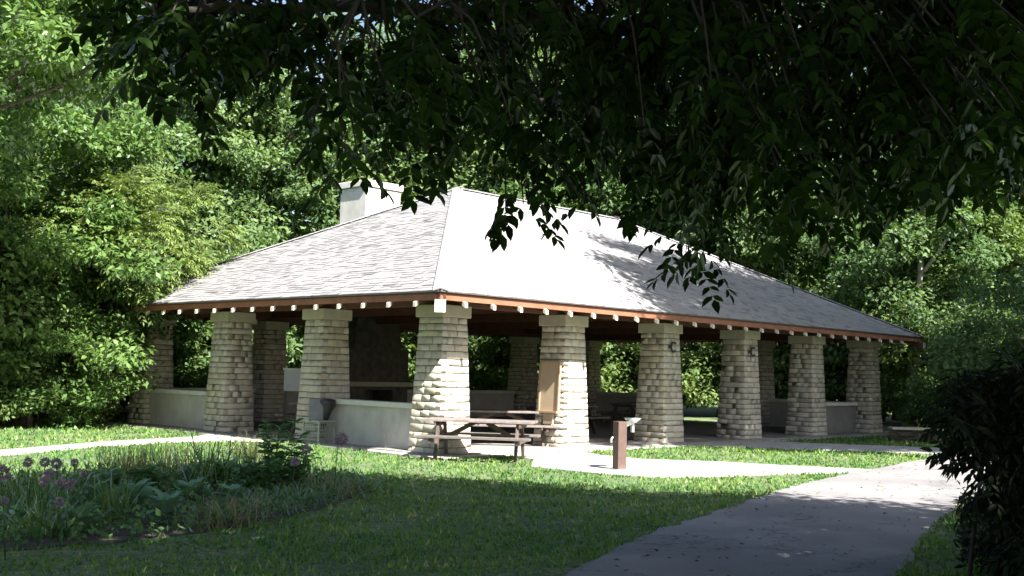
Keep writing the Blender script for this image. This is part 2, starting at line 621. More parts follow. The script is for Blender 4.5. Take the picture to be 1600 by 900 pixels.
def pillar_layout(rng):
    """(face, s centre, z centre, length, height, depth, proud) for each stone"""
    hs = rng.uniform(.85, 1.15, 19)
    hs *= H_SHAFT / hs.sum()
    out = []
    z = 0.0
    for k, h in enumerate(hs):
        zc = z + h / 2
        half = HB - (HB - HT) * zc / H_SHAFT
        for f in range(4):
            full = (k + f) % 2 == 0
            L0 = half if full else half - 0.125
            n = rng.choice([2, 3], p=[.3, .7]) if full else rng.choice([1, 2], p=[.1, .9])
            cuts = np.sort(np.concatenate(([-1, 1], (np.arange(1, n) / n * 2 - 1) + rng.uniform(-.5, .5, n - 1) / n))) * L0
            for a, c in zip(cuts[:-1], cuts[1:]):
                out.append((f, (a + c) / 2, zc, c - a - .013, h - .014, .13, rng.uniform(-.004, .005)))
        z += h
    return out


def stone_matrix(f, s, z, L, h, dep, proud, org):
    half = HB - (HB - HT) * z / H_SHAFT
    rz = (0, math.pi / 2, math.pi, -math.pi / 2)[f]          # face 0 looks to -y, 1 to +x, 2 to +y, 3 to -x
    M_ = Matrix.Translation(org) @ Matrix.Rotation(rz, 4, 'Z') @ Matrix.Translation((s, -(half + proud) + dep / 2, z)) @ Matrix.Rotation(-LEAN, 4, 'X') @ Matrix.Diagonal((L, dep, h, 1))
    return M_


single_budget = [300]


def make_pillar(x, y, seed, singles=()):
    rng = np.random.default_rng(seed)
    b = MB()
    i = .030
    vs = [(-HB + i, -HB + i, 0), (HB - i, -HB + i, 0), (HB - i, HB - i, 0), (-HB + i, HB - i, 0),
          (-HT + i, -HT + i, H_SHAFT), (HT - i, -HT + i, H_SHAFT), (HT - i, HT - i, H_SHAFT), (-HT + i, HT - i, H_SHAFT)]
    b.add(vs, [(3, 2, 1, 0), (4, 5, 6, 7), (0, 1, 5, 4), (1, 2, 6, 5), (2, 3, 7, 6), (3, 0, 4, 7)])
    p = b.build('pillar', M['mortar'], pav, loc=(x, y, 0))
    c = MB()
    c.box((0, 0, H_SHAFT + .118), (.765, .765, .232))
    c.build('capstone', M['cap'], p, bevel=.012)
    V, F, T = [], [], []
    n = 0
    for (f, s, z, L, h, dep, pr) in pillar_layout(rng):
        k = rng.integers(10)
        M4 = stone_matrix(f, s, z, L, h, dep, pr, (0, 0, 0))
        if f in singles and single_budget[0] > 0:
            o = link('stone', ST_ME[k], p)
            loc, rot, sc = M4.decompose()
            o.location, o.scale = loc, (L, dep, h)
            o.rotation_euler = rot.to_euler()
            single_budget[0] -= 1
        else:
            v, fc = ST[k]
            A = np.array(M4)
            V.append(v @ A[:3, :3].T + A[:3, 3])
            F.append(fc + n)
            T.append(np.full(len(fc), rng.random()))
            n += len(v)
    me = raw_mesh('stonework', np.concatenate(V), np.concatenate(F), np.concatenate(T))
    me.materials.append(M['stone'])
    o = link('stonework', me, p)
    o['kind'] = 'stuff'
    return p


PIL = [make_pillar(0, 0, 1, (0, 3)), make_pillar(BX, 0, 2, (0, 3)), make_pillar(0, BY, 3, (0, 3)), make_pillar(2 * BX, 0, 4, (0, 3))]
sd = 10
for (x, y) in [(3 * BX, 0), (4 * BX, 0), (LX, 0), (0, 2 * BY), (0, LY), (BX, LY), (3 * BX, LY), (4 * BX, LY), (LX, LY), (LX, BY), (LX, 2 * BY)]:
    sd += 1
    PIL.append(make_pillar(x, y, sd))


# --- low walls
def low_wall(a, c, outer, mat='render'):
    """from pillar centre a to c; outer = unit vector of the outside"""
    a, c, o = Vector(a), Vector(c), Vector(outer)
    d = (c - a).normalized()
    a2, c2 = a + d * .30, c - d * .30
    mid = (a2 + c2) / 2
    L = (c2 - a2).length
    rz = math.atan2(d.y, d.x)
    w = MB()
    w.box(mid + o * .15 + Vector((0, 0, .42)), (L, .20, .84), rz)
    ob = w.build('low_wall', M[mat], pav)
    k = MB()
    k.box(mid + o * .15 + Vector((0, 0, .893)), (L, .34, .10), rz)
    k.build('coping', M['coping'], ob, bevel=.01)


low_wall((0, 0, 0), (0, BY, 0), (-1, 0, 0))
low_wall((0, 2 * BY, 0), (0, LY, 0), (-1, 0, 0))
low_wall((4 * BX, 0, 0), (LX, 0, 0), (0, 1, 0), 'render_shaded')
for i in range(5):
    if i not in (1, 2):
        low_wall((i * BX, LY, 0), ((i + 1) * BX, LY, 0), (0, 1, 0))
low_wall((BX, LY, 0), (2 * BX - .75, LY, 0), (0, 1, 0))
low_wall((2 * BX + .75, LY, 0), (3 * BX, LY, 0), (0, 1, 0))
low_wall((LX, 0, 0), (LX, BY, 0), (1, 0, 0))
low_wall((LX, 2 * BY, 0), (LX, LY, 0), (1, 0, 0))

# --- fireplace and chimney
b = MB()
fx = 2 * BX
for (x0, x1, z0, z1) in ((fx - 1.15, fx - .55, 0, 2.2), (fx + .55, fx + 1.15, 0, 2.2), (fx - .549, fx + .549, .95, 2.2), (fx - .549, fx + .549, 0, .25)):
    b.box(((x0 + x1) / 2, LY, (z0 + z1) / 2), (x1 - x0, 1.25, z1 - z0))
b.box((fx, LY + .45, .6), (1.09, .3, .69))
b.box((fx, LY, 2.7), (1.9, 1.15, .99), taper=.8)
fp = b.build('fireplace', M['shaded_stone'], pav)
b = MB()
b.box((fx, LY - .70, 1.12), (2.5, .25, .14))
b.build('mantel', M['cap'], fp, bevel=.01)
b = MB()
b.box((fx + .02, LY + .12, 5.15), (1.36, 1.26, 3.9))
ch = b.build('chimney', M['chimney'], pav, bevel=.015)
b = MB()
b.box((fx + .02, LY + .12, 7.20), (1.48, 1.38, .20))
b.build('chimney_cap', M['chimney'], ch, bevel=.02)
b = MB()
b.tube([(fx - .15, LY + .12, 7.3), (fx - .15, LY + .12, 7.37), (fx - .15, LY + .12, 7.39)], [.24, .22, .25], 14)
b.build('flue_pot', M['terracotta'], ch, smooth=False)

# --- roof
x0, x1, y0, y1 = -OV, LX + OV, -OV, LY + OV
RUN = (y1 - y0) / 2
ZR = EAVE + RUN * PITCH_
ym = (y0 + y1) / 2


def hip_shell(dz, inset=0.0):
    e = inset
    return [(x0 + e, y0 + e, EAVE + dz), (x1 - e, y0 + e, EAVE + dz), (x1 - e, y1 - e, EAVE + dz), (x0 + e, y1 - e, EAVE + dz),
            (x0 + RUN, ym, ZR + dz), (x1 - RUN, ym, ZR + dz)]


top = hip_shell(-.015)
bot = hip_shell(-.075)
HF = [(0, 1, 5, 4), (1, 2, 5), (2, 3, 4, 5), (3, 0, 4)]
b = MB()
b.add(top + bot, HF + [tuple(i + 6 for i in reversed(f)) for f in HF] + [(i, i + 6, (i + 1) % 4 + 6, (i + 1) % 4) for i in range(4)])
deck = b.build('roof_deck', M['wood_red'], pav)


def shingle_plane(O, ex, L, up, name):
    """O eave corner, ex unit along the eave, L eave length, up = unit plan vector up the slope"""
    O, ex, up = np.array(O, float), np.array(ex, float), np.array(up, float)
    sl = math.sqrt(1 + PITCH_ ** 2)
    su = (up + np.array([0, 0, PITCH_])) / sl
    nn = np.cross(ex, su)
    if nn[2] < 0:
        nn = -nn
    V, F, T = [], [], []
    expo = .132
    n_c = int(RUN * sl / expo) + 1
    k = 0
    for c in range(n_c):
        t0 = c * expo - .02
        t1 = min(t0 + expo + .035, RUN * sl - .002)
        run = max(0.0, t0 / sl)
        lo, hi = run, L - run
        if hi - lo < .05 or t1 <= t0:
            continue
        s = lo - R.random() * .3
        while s < hi:
            w = R.choice([.17, .24, .30, .34])
            a, e = max(s, lo), min(s + w, hi)
            s += w
            if e - a < .02:
                continue
            th = R.choice([.007, .011, .018])
            d0 = t0 + R.uniform(-.006, .006) - (.012 if th > .015 else 0)
            run1 = max(0.0, t1 / sl)
            a1, e1 = max(a, run1), min(e, L - run1)
            if e1 < a1:
                a1 = e1 = (a1 + e1) / 2
            p = [O + ex * (a + .002) + su * d0 + nn * .001, O + ex * (e - .002) + su * d0 + nn * .001,
                 O + ex * (e - .002) + su * d0 + nn * th, O + ex * (a + .002) + su * d0 + nn * th,
                 O + ex * (e1) + su * t1 + nn * .004, O + ex * (a1) + su * t1 + nn * .004]
            V += p
            F += [(k, k + 1, k + 2, k + 3), (k + 3, k + 2, k + 4, k + 5)]
            tn = R.random()
            T += [tn, tn]
            k += 6
    me = raw_mesh(name, V, F, T)
    me.materials.append(M['shingle'])
    o = link(name, me, deck)
    o['kind'] = 'stuff'


zs = EAVE - .013
shingle_plane((x0, y0, zs), (1, 0, 0), x1 - x0, (0, 1, 0), 'shingles')
shingle_plane((x0, y1, zs), (1, 0, 0), x1 - x0, (0, -1, 0), 'shingles')
shingle_plane((x0, y0, zs), (0, 1, 0), y1 - y0, (1, 0, 0), 'shingles')
shingle_plane((x1, y0, zs), (0, 1, 0), y1 - y0, (-1, 0, 0), 'shingles')


def ridge_caps(a, c, name):
    a, c = Vector(a), Vector(c)
    d = (c - a)
    L = d.length
    d.normalize()
    side = d.cross(Vector((0, 0, 1))).normalized()
    upv = side.cross(d)
    hipdrop = .045 if abs(d.z) > .05 else .062
    b = MB()
    n = int(L / .15)
    for i in range(n):
        p = a + d * (i * L / n)
        q = a + d * ((i + 1) * L / n + .12)
        lift, lift2 = .034, .020
        vs = []
        for P_, l in ((p, lift), (q, lift2)):
            vs += [P_ - side * .14 - upv * (hipdrop - l), P_ + upv * l, P_ + side * .14 - upv * (hipdrop - l)]
        vs += [p - side * .14 - upv * (hipdrop - lift + .022), p + upv * (lift - .022), p + side * .14 - upv * (hipdrop - lift + .022)]
        b.add(vs, [(0, 1, 4, 3), (1, 2, 5, 4), (6, 7, 1, 0), (7, 8, 2, 1)], R.random())
    o = b.build(name, M['shingle'], deck)
    o['kind'] = 'stuff'


for cx_, cy_, ex_ in ((x0, y0, x0 + RUN), (x1, y0, x1 - RUN), (x0, y1, x0 + RUN), (x1, y1, x1 - RUN)):
    ridge_caps((cx_, cy_, EAVE), (ex_, ym, ZR), 'hip_caps')
ridge_caps((x0 + RUN, ym, ZR), (x1 - RUN, ym, ZR), 'ridge_caps')

# fascia, drip edge
for (a, c) in (((x0, y0), (x1, y0)), ((x1, y0), (x1, y1)), ((x1, y1), (x0, y1)), ((x0, y1), (x0, y0))):
    dx, dy = c[0] - a[0], c[1] - a[1]
    L = math.hypot(dx, dy)
    rz = math.atan2(dy, dx)
    mid = Vector(((a[0] + c[0]) / 2, (a[1] + c[1]) / 2, 0))
    inn = Vector((-dy / L, dx / L, 0))
    horiz = abs(dx) > abs(dy)
    b = MB()
    b.box(mid + inn * .022 + Vector((0, 0, 2.903)), (L - (.004 if horiz else .09), .04, .134), rz)
    b.build('fascia_board', M['fascia'], pav)
    b = MB()
    b.box(mid - inn * .012 + Vector((0, 0, 2.982)), (L + (.072 if horiz else -.03), .07, .022), rz)
    b.build('drip_edge', M['drip'], pav)

# rafters (with painted tail ends)
MR = [M['wood_red'], M['cream']]


def rafter(pt, up, run, wdt=.068, h=.085, zt=2.793, name='rafter', pitch=PITCH_):
    up = Vector(up)
    a = Vector((pt[0], pt[1], zt)) - up * .055
    c = Vector((pt[0], pt[1], zt)) + up * run + Vector((0, 0, run * pitch))
    a.z -= .055 * pitch
    sx = up.cross(Vector((0, 0, 1))).normalized() * (wdt / 2)
    hz = Vector((0, 0, h / 2))
    b = MB()
    tip = a + (up + Vector((0, 0, pitch))) * .075
    for p_, q_, mi in ((a, tip, 1), (tip, c, 0)):
        vs = []
        for e in (p_, q_):
            vs += [e - sx - hz, e + sx - hz, e + sx + hz, e - sx + hz]
        b.add(vs, [(3, 2, 1, 0), (0, 1, 5, 4), (1, 2, 6, 5), (2, 3, 7, 6), (3, 0, 4, 7)] + ([(4, 5, 6, 7)] if mi == 0 else []), 0.0, mi)
    # second depth inside the eave, tucked behind the fascia
    a2 = Vector((pt[0], pt[1], zt + .095)) + up * .06 + Vector((0, 0, .06 * pitch))
    c2 = c + Vector((0, 0, .095))
    b.beam(a2, c2, wdt * .98, h * .9, mi=0)
    return b.build(name, MR, pav)


for k in range(0, 26):
    x = .02 + .729 * (k - 1)
    if x < x0 + .5 or x > x1 - .5:
        continue
    run = min(x - x0, x1 - x, RUN) - .08
    rafter((x, y0), (0, 1, 0), run)
    rafter((x, y1), (0, -1, 0), run)
for k in range(0, 17):
    y = .07 + .742 * (k - 1)
    if y < y0 + .5 or y > y1 - .5:
        continue
    run = min(y - y0, y1 - y, RUN) - .08
    rafter((x0, y), (1, 0, 0), run)
    rafter((x1, y), (-1, 0, 0), run)
q2 = 1 / math.sqrt(2)
for cx_, cy_, u in ((x0, y0, (q2, q2, 0)), (x1, y0, (-q2, q2, 0)), (x0, y1, (q2, -q2, 0)), (x1, y1, (-q2, -q2, 0))):
    rafter((cx_, cy_), u, RUN / q2 - .2, .19, .20, 2.73, 'hip_rafter', PITCH_ * q2)

# ring beam on the caps
for (a, c, ax) in (((-.16, 0), (LX + .16, 0), 'x'), ((-.16, LY), (LX + .16, LY), 'x'), ((0, .161), (0, LY - .161), 'y'), ((LX, .161), (LX, LY - .161), 'y')):
    b = MB()
    b.beam((a[0], a[1], 3.02), (c[0], c[1], 3.02), .30, .36)
    b.build('ring_beam', M['wood_red'], pav)
# tie beams
for i in range(1, 5):
    b = MB()
    b.beam((i * BX, .151, 3.06), (i * BX, LY - .151, 3.06), .16, .26)
    b.build('tie_beam', M['wood_red'], pav)
# flood lamp under the far beam
b = MB()
b.box((.95, 7.9, 2.66), (.14, .10, .12))
b.tube([(.95, 7.9, 2.72), (.95, 7.9, 2.90)], .015, 6)
b.build('flood_lamp', M['cream'], pav)

# iron rings fixed high on two front pillars
for px_ in (2 * BX, 3 * BX):
    b = MB()
    pts = []
    for k in range(11):
        an = D2R(50 + 26 * k)
        pts.append((px_ - .02 + .10 * math.cos(an), -.405, 2.28 + .11 * math.sin(an)))
    b.tube(pts, .026, 7)
    b.box((px_ - .115, -.375, 2.28), (.05, .08, .07))
    b.build('iron_hook', M['iron'], pav)

# ================================================================== NOTICE BOARD on the second front pillar (its left-hand side)
nb = thing('notice_board', 'tan notice board fixed to the second pillar from the roof corner', 'notice board', (BX - HB + .032, 0, 0), -math.pi / 2)
tl = Matrix.Rotation(-LEAN, 3, 'X')
b = MB(); b.box((0, -.0, 1.30), (.50, .035, 1.02), 0, tl); b.build('panel', M['panel_tan'], nb)
b = MB()
for sx in (-1, 1):
    b.box((sx * .265, -.01, 1.30), (.035, .06, 1.03), 0, tl)
b.box((0, .012, 1.825), (.57, .07, .04), 0, tl)
b.build('frame', M['frame_tan'], nb)
b = MB(); b.box((0, -.055, .775), (.56, .09, .045)); b.build('ledge', M['frame_tan'], nb)
b = MB(); b.box((.02, -.05, .63), (.26, .05, .22)); b.build('leaflet_box', M['panel_tan'], nb)


# ================================================================== PICNIC TABLES
def make_picnic_table(label, loc, rz, group='wooden picnic tables', L=2.0):
    t = thing('picnic_table', label, 'picnic table', loc, rz, group)
    for i in range(5):
        p = MB()
        p.box((0, (i - 2) * .152, .70), (L, .143, .042), tone_=R.random())
        p.build('top_plank', M['table_wood'], t, bevel=.005)
    for s in (-1, 1):
        be = None
        for i in range(2):
            p = MB()
            p.box((0, s * (.66 + (i - .5) * .128), .425), (L, .122, .042), tone_=R.random())
            p.build('seat_plank', M['table_wood'], t, bevel=.005)
    for sx in (-1, 1):
        X = sx * (L / 2 - .28)
        for s in (-1, 1):
            p = MB()
            p.beam((X, s * .50, -.03), (X, s * .24, .685), .05, .10, up=(0, 1, 0))
            p.build('leg', M['table_leg'], t)
        p = MB(); p.beam((X + sx * .052, -.74, .375), (X + sx * .052, .74, .375), .045, .10); p.build('seat_bearer', M['table_leg'], t)
        p = MB(); p.beam((X + sx * .052, -.36, .64), (X + sx * .052, .36, .64), .045, .075); p.build('top_bearer', M['table_leg'], t)
        p = MB(); p.beam((X - sx * .06, 0, .375), (sx * .12, 0, .665), .045, .08); p.build('brace', M['table_leg'], t)
    return t


tpos = polar(757, 20.15)
make_picnic_table('weathered brown picnic table on the sunny grass in front of the corner pillar', (tpos.x, tpos.y, 0.0), -YAW - D2R(9))
TAB = [((2.7, 1.0), -YAW + .1, 'picnic table on the shelter floor just behind the outdoor picnic table'),
       ((1.7, 5.6), .3, 'picnic table in the dark bay between the two left low walls'),
       ((12.4, 4.6), .15, 'picnic table deep in the shelter seen between the right-hand pillars'),
       ((7.2, 3.2), .05, 'picnic table in the shade inside the bay behind the brown post')]
for (x, y), rz, lb in TAB:
    make_picnic_table(lb, (x, y, .047), rz, L=2.3)

# ================================================================== DRINKING FOUNTAIN
df = thing('drinking_fountain', 'square brown post drinking fountain standing on the sunny concrete pad', 'drinking fountain', (.31, -4.09, .015), -YAW)
b = MB(); b.box((0, 0, .40), (.17, .17, .80), D2R(28)); b.build('post', M['post'], df, bevel=.006)
b = MB(); b.box((0, 0, .006), (.36, .34, .012), D2R(28)); b.build('base_plate', M['steel'], df)
b = MB()
b.tube([(.22, .10, .78), (.22, .10, .83), (.22, .10, .86), (.22, .10, .845)], [.06, .12, .155, .14], 16)
b.build('basin', M['steel'], df, smooth=True)
b = MB(); b.beam((.06, .05, .74), (.22, .10, .80), .07, .08); b.tube([(.22, .10, .80), (.22, .10, .62)], .035, 8); b.build('basin_arm', M['steel'], df)
b = MB(); b.tube([(-.10, .02, .52), (-.125, .0, .53), (-.145, -.01, .50), (-.145, -.01, .44)], [.018, .02, .022, .02], 8); b.build('spigot', M['steel'], df)

# ================================================================== BINS
tb = thing('litter_basket', 'wire litter basket with a black bag beside the left low wall', 'litter basket', (-.62, 2.98, .02), D2R(8))
b = MB()
w = .22
for i in range(9):
    k = -w + 2 * w * i / 8
    for s in (-1, 1):
        b.box((k, s * w, .22), (.007, .007, .44)); b.box((s * w, k, .22), (.007, .007, .44))
for i in range(7):
    z = .03 + .40 * i / 6
    for s in (-1, 1):
        b.box((0, s * w, z), (2 * w, .009, .007)); b.box((s * w, 0, z), (.009, 2 * w, .007))
b.build('mesh_side', M['wire'], tb)
b = MB()
for sx in (-1, 1):
    for sy in (-1, 1):
        b.box((sx * w, sy * w, .24), (.032, .032, .48))
for z in (.012, .47):
    for s in (-1, 1):
        b.box((0, s * w, z), (2 * w - .034, .03, .035)); b.box((s * w, 0, z), (.03, 2 * w - .034, .035))
b.build('frame', M['wire'], tb)
b = MB()
pts = [(.07, -.02, .30), (.08, -.02, .42), (.10, -.03, .60), (.13, -.04, .80), (.13, -.04, .90), (.13, -.04, .93)]
b.tube(pts, [.05, .09, .13, .19, .20, .10], 12)
b.build('bag', M['bag'], tb, smooth=True)
b = MB()
b.box((-.12, -.02, .70), (.07, .30, .46), D2R(55), Matrix.Rotation(D2R(10), 3, 'Y'))
b.build('lid', M['bag_grey'], tb, bevel=.02)
ib = thing('litter_bin', 'grey tapered litter bin inside the shelter behind the fountain post', 'litter bin', (4.6, .75, .047))
b = MB(); b.tube([(0, 0, 0), (0, 0, .02), (0, 0, .85), (0, 0, .87)], [.22, .24, .30, .31], 18); b.build('body', M['grey_panel'], ib, smooth=True)
b = MB(); b.tube([(0, 0, .872), (0, 0, .90), (0, 0, .93)], [.33, .33, .25], 18); b.build('rim', M['grey_panel'], ib)

gp = thing('display_stand', 'pale grey panel on two legs standing inside the shelter between left pillars', 'display stand', tuple(polar(464, 27.5, .047)), -YAW + .1)
b = MB(); b.box((0, 0, 1.2), (.46, .05, .50)); b.build('panel', M['grey_panel'], gp)
b = MB(); b.box((0, 0, 1.475), (.52, .09, .045)); b.build('top_rail', M['coping'], gp)
for s in (-1, 1):
    b = MB(); b.box((s * .19, .03, .48), (.05, .05, .96)); b.build('leg', M['iron'], gp)

# ================================================================== DRY STONE WALL on the right
sw = thing('stone_wall', 'low dry stone garden wall beyond the right end of the shelter', 'stone wall', (0, 0, 0))
wa, wb = np.array([14.1, -2.5]), np.array([17.2, -6.2])
wd = (wb - wa) / np.linalg.norm(wb - wa)
wl = np.linalg.norm(wb - wa)
wr = math.atan2(wd[1], wd[0])
for row in range(3):
    s = -R.random() * .2
    while s < wl:
        L = R.uniform(.22, .48)
        c = wa + wd * (s + L / 2)
        o = link('stone', ST_ME[R.integers(10)], sw, (c[0], c[1], .045 + row * .095), (R.normal(0, .03), R.normal(0, .03), wr + math.pi + R.normal(0, .05)))
        o.scale = (L - .015, .34, .088)
        s += L
for i in range(5):
    c = wa + wd * (i + .5) * wl / 5
    b = MB(); b.box((c[0], c[1], .360), (wl / 5 - .012, .44, .06), wr); b.build('capstone', M['cap'], sw, bevel=.01)


# ================================================================== FOLIAGE
def rhomb_leaves(P, Dv, N, L, Wd, rng):
    """folded four-corner leaves: base, side, tip, side"""
    n = len(P)
    Dv = norm(Dv)
    side = norm(np.cross(Dv, N))
    nn = np.cross(side, Dv)
    L = (np.ones(n) * L * rng.uniform(.7, 1.25, n))[:, None]
    Wd = Wd / np.mean(L) * L if not np.isscalar(L) else Wd
    V = np.empty((n, 4, 3))
    V[:, 0] = P
    V[:, 1] = P + Dv * L * .45 + side * Wd * .5 + nn * L * .06
    V[:, 2] = P + Dv * L - nn * L * .10
    V[:, 3] = P + Dv * L * .45 - side * Wd * .5 + nn * L * .06
    F = np.arange(n * 4).reshape(n, 4)
    return V.reshape(-1, 3), F


def oval_leaves(P, Dv, N, L, Wd, rng):
    """six-corner folded leaflets for near foliage, two quads each"""
    n = len(P)
    Dv = norm(Dv)
    side = norm(np.cross(Dv, N))
    nn = np.cross(side, Dv)
    L = (L * rng.uniform(.75, 1.2, n))[:, None]
    W2 = L * (Wd * .5)
    V = np.empty((n, 6, 3))
    V[:, 0] = P
    V[:, 1] = P + Dv * L * .32 + side * W2 + nn * L * .05
    V[:, 2] = P + Dv * L * .68 + side * W2 * .80 + nn * L * .03
    V[:, 3] = P + Dv * L - nn * L * .10
    V[:, 4] = P + Dv * L * .68 - side * W2 * .80 + nn * L * .03
    V[:, 5] = P + Dv * L * .32 - side * W2 + nn * L * .05
    i = np.arange(n)[:, None] * 6
    F = np.concatenate([i + np.array([[0, 1, 2, 3]]), i + np.array([[0, 3, 4, 5]])])
    return V.reshape(-1, 3), F


def compound(P, Dv, rach, pairs, leaf, wid, rng, droop=.35, near=True):
    """pinnate leaves: P bases, Dv directions -> leaflets"""
    n = len(P)
    Dv = norm(Dv)
    up = np.tile(np.array([0, 0, 1.0]), (n, 1)) + rng.normal(0, .35, (n, 3))
    side = norm(np.cross(Dv, up))
    nn = np.cross(side, Dv)
    ps, ds, ns = [], [], []
    rl = rach * rng.uniform(.75, 1.2, n)
    for k in range(pairs):
        t = (k + .6) / pairs
        pos = P + Dv * (rl * t)[:, None] - np.array([0, 0, 1.0]) * (rl * droop * t * t)[:, None]
        tang = norm(Dv - np.array([0, 0, 1.0]) * (2 * droop * t))
        for s in (-1, 1):
            ps.append(pos)
            ds.append(tang * .55 + side * s * .8 - np.array([0, 0, .25]) + rng.normal(0, .16, (n, 3)))
            ns.append(nn + rng.normal(0, .25, (n, 3)))
    pos = P + Dv * rl[:, None] - np.array([0, 0, 1.0]) * (rl * droop)[:, None]
    ps.append(pos)
    ds.append(norm(Dv - np.array([0, 0, 1.0]) * 2 * droop))
    ns.append(nn)
    Pp, Dd, Nn = np.concatenate(ps), np.concatenate(ds), np.concatenate(ns)
    fn = oval_leaves if near else None
    if near:
        return oval_leaves(Pp, Dd, Nn, np.full(len(Pp), leaf), wid, rng)
    return rhomb_leaves(Pp, Dd, Nn, leaf, leaf * wid, rng)


def merge(parts):
    V, F, n = [], [], 0
    for v, f in parts:
        V.append(v)
        F.append(f + n)
        n += len(v)
    return np.concatenate(V), np.concatenate(F)


def clump_leaves(centers, radii, per, leaf, wid, rng, flat=.75):
    n = len(centers)
    idx = np.repeat(np.arange(n), per)
    m_ = len(idx)
    d = norm(rng.normal(0, 1, (m_, 3)))
    d[:, 2] = np.where(d[:, 2] < -.2, d[:, 2] * .5, d[:, 2])
    rr = rng.random(m_) ** .45
    off = d * (rr * radii[idx])[:, None]
    off[:, 2] *= flat
    P = centers[idx] + off
    N = norm(d * .6 + np.array([0, 0, .7]) + rng.normal(0, .55, (m_, 3)))
    Dv = norm(d * .5 + rng.normal(0, .8, (m_, 3)) + np.array([0, 0, -.25]))
    Dv = norm(Dv - N * (Dv * N).sum(1, keepdims=True) * .7)
    V, F = rhomb_leaves(P, Dv, N, leaf, leaf * wid, rng)
    # tone: clump tone with a little per-leaf scatter
    ct = rng.random(n)
    T = np.clip(.25 + .45 * ct[idx] + rng.normal(0, .18, m_), 0, 1)
    return V, F, T


def crown_clumps(rng, n, rx, rz, zc, rc, bottom=-1.0, lop=.25):
    c = []
    ph = rng.uniform(0, 6.28, 4)
    while len(c) < n:
        d = rng.normal(0, 1, 3)
        d /= np.linalg.norm(d)
        if d[2] < bottom:
            continue
        r = rng.random() ** .38
        az = math.atan2(d[1], d[0])
        wob = 1 + lop * math.sin(2 * az + ph[0]) * math.cos(2.3 * d[2] + ph[1]) + lop * .6 * math.sin(5 * az + 3 * d[2] + ph[2])
        c.append((d[0] * rx * r * wob, d[1] * rx * r * wob, zc + d[2] * rz * r * wob))
    c = np.array(c)
    return c, rng.uniform(.65, 1.25, n) * rc


def tree_mesh(name, seed, H, rx, zc, rz, n, rc, per, leaf, wid, mat, bark, r0=.25, bottom=-1.0, limbs=10, trunk_top=None, flat=.75):
    """-> (trunk mesh, crown mesh), standing at the origin"""
    rng = np.random.default_rng(seed)
    c, rr = crown_clumps(rng, n, rx, rz, zc, rc, bottom)
    V, F, T = clump_leaves(c, rr, per, leaf, wid, rng, flat)
    me = raw_mesh('crown', V, F, T)
    me.materials.append(mat)
    b = MB()
    tt = trunk_top or zc + rz * .45
    bend = rng.normal(0, .25, 2)
    zz = np.linspace(-.1, tt, 7)
    axis = [(bend[0] * math.sin(z / tt * 2.2), bend[1] * math.sin(z / tt * 1.7), z) for z in zz]
    b.tube(axis, [r0 * (1.35 if i == 0 else 1 - .13 * i) for i in range(7)], 9)
    order = rng.permutation(n)[:limbs]
    for k in order:
        e = Vector(c[k])
        i = min(5, max(2, int((e.z - 1.2) / tt * 6)))
        s = Vector(axis[i])
        mid = (s + e) / 2 + Vector((0, 0, -.05 * (e - s).length))
        b.tube([s, mid, e], [r0 * .38, r0 * .24, r0 * .07], 6, cap=False)
    to = b.build('trunk', bark, smooth=True)
    tm = to.data
    bpy.data.objects.remove(to)
    return tm, me


def plant_tree(meshes, name, label, cat, loc, rz=0.0, sc=1.0, group=None, sz=None):
    t = thing(name, label, cat, loc, rz, group)
    t.scale = (sc, sc, sz or sc)
    link('trunk', meshes[0], t)
    link('crown', meshes[1], t)
    return t


# ------------------------------------------------ the woods behind
FM = M['leaf_forest']
V_TALL = [tree_mesh('tall', 101, 17, 4.6, 10.0, 7.2, 90, 1.45, 420, .27, .55, FM, M['bark'], .26),
          tree_mesh('tall', 102, 17, 5.2, 9.4, 6.8, 95, 1.5, 420, .25, .55, FM, M['bark'], .30),
          tree_mesh('tall', 103, 19, 4.0, 10.8, 8.0, 90, 1.35, 420, .26, .5, FM, M['bark'], .24),
          tree_mesh('tall', 104, 16, 4.8, 9.6, 6.6, 85, 1.5, 420, .26, .55, M['leaf_bright'], M['bark'], .26)]
V_BUSH = [tree_mesh('bush', 111, 4, 2.1, 1.75, 1.9, 46, .75, 330, .17, .55, M['leaf_bush'], M['bark'], .07, limbs=8, trunk_top=2.0),
          tree_mesh('bush', 112, 5, 2.4, 2.3, 2.4, 54, .80, 330, .18, .5, FM, M['bark'], .08, limbs=8, trunk_top=2.6),
          tree_mesh('bush', 113, 3, 1.8, 1.3, 1.45, 40, .7, 330, .15, .5, M['leaf_bush'], M['bark'], .06, limbs=6, trunk_top=1.4)]


def clear_of_building(p, mrg):
    return not (-3.0 - mrg < p.x < LX + 2.5 + mrg and -3.0 - mrg < p.y < LY + 2.0 + mrg)


LOOK = ['broad dark leafed tree', 'spreading mid green tree', 'slim tall dark tree', 'light green leafy tree']
PLACE = ['far off the left side behind the lawn trees', 'behind the left edge trees', 'behind the feathery small tree', 'above the left end of the roof', 'above the left roof slope', 'left of the chimney', 'directly behind the chimney',
         'between the chimney and the roof peak', 'behind the roof peak', 'behind the ridge right of the peak', 'above the middle of the right roof slope', 'above the right roof slope near its end', 'behind the right end of the roof', 'beyond the pale trunk at the right', 'at the far right behind the dark shrub']
n = 15
for i in range(n):
    px = -150 + 1900 * (i + .5) / n + R.uniform(-45, 45)
    p = polar(px, R.uniform(47, 52))
    if not clear_of_building(p, 2.5):
        p = polar(px, 54)
    k = R.choice(4, p=[.30, .28, .22, .20])
    plant_tree(V_TALL[k], 'forest_tree', LOOK[k] + ' ' + PLACE[i], 'tree', p, R.uniform(0, 6.28), R.uniform(.88, 1.05), 'trees close behind the shelter')
n = 17
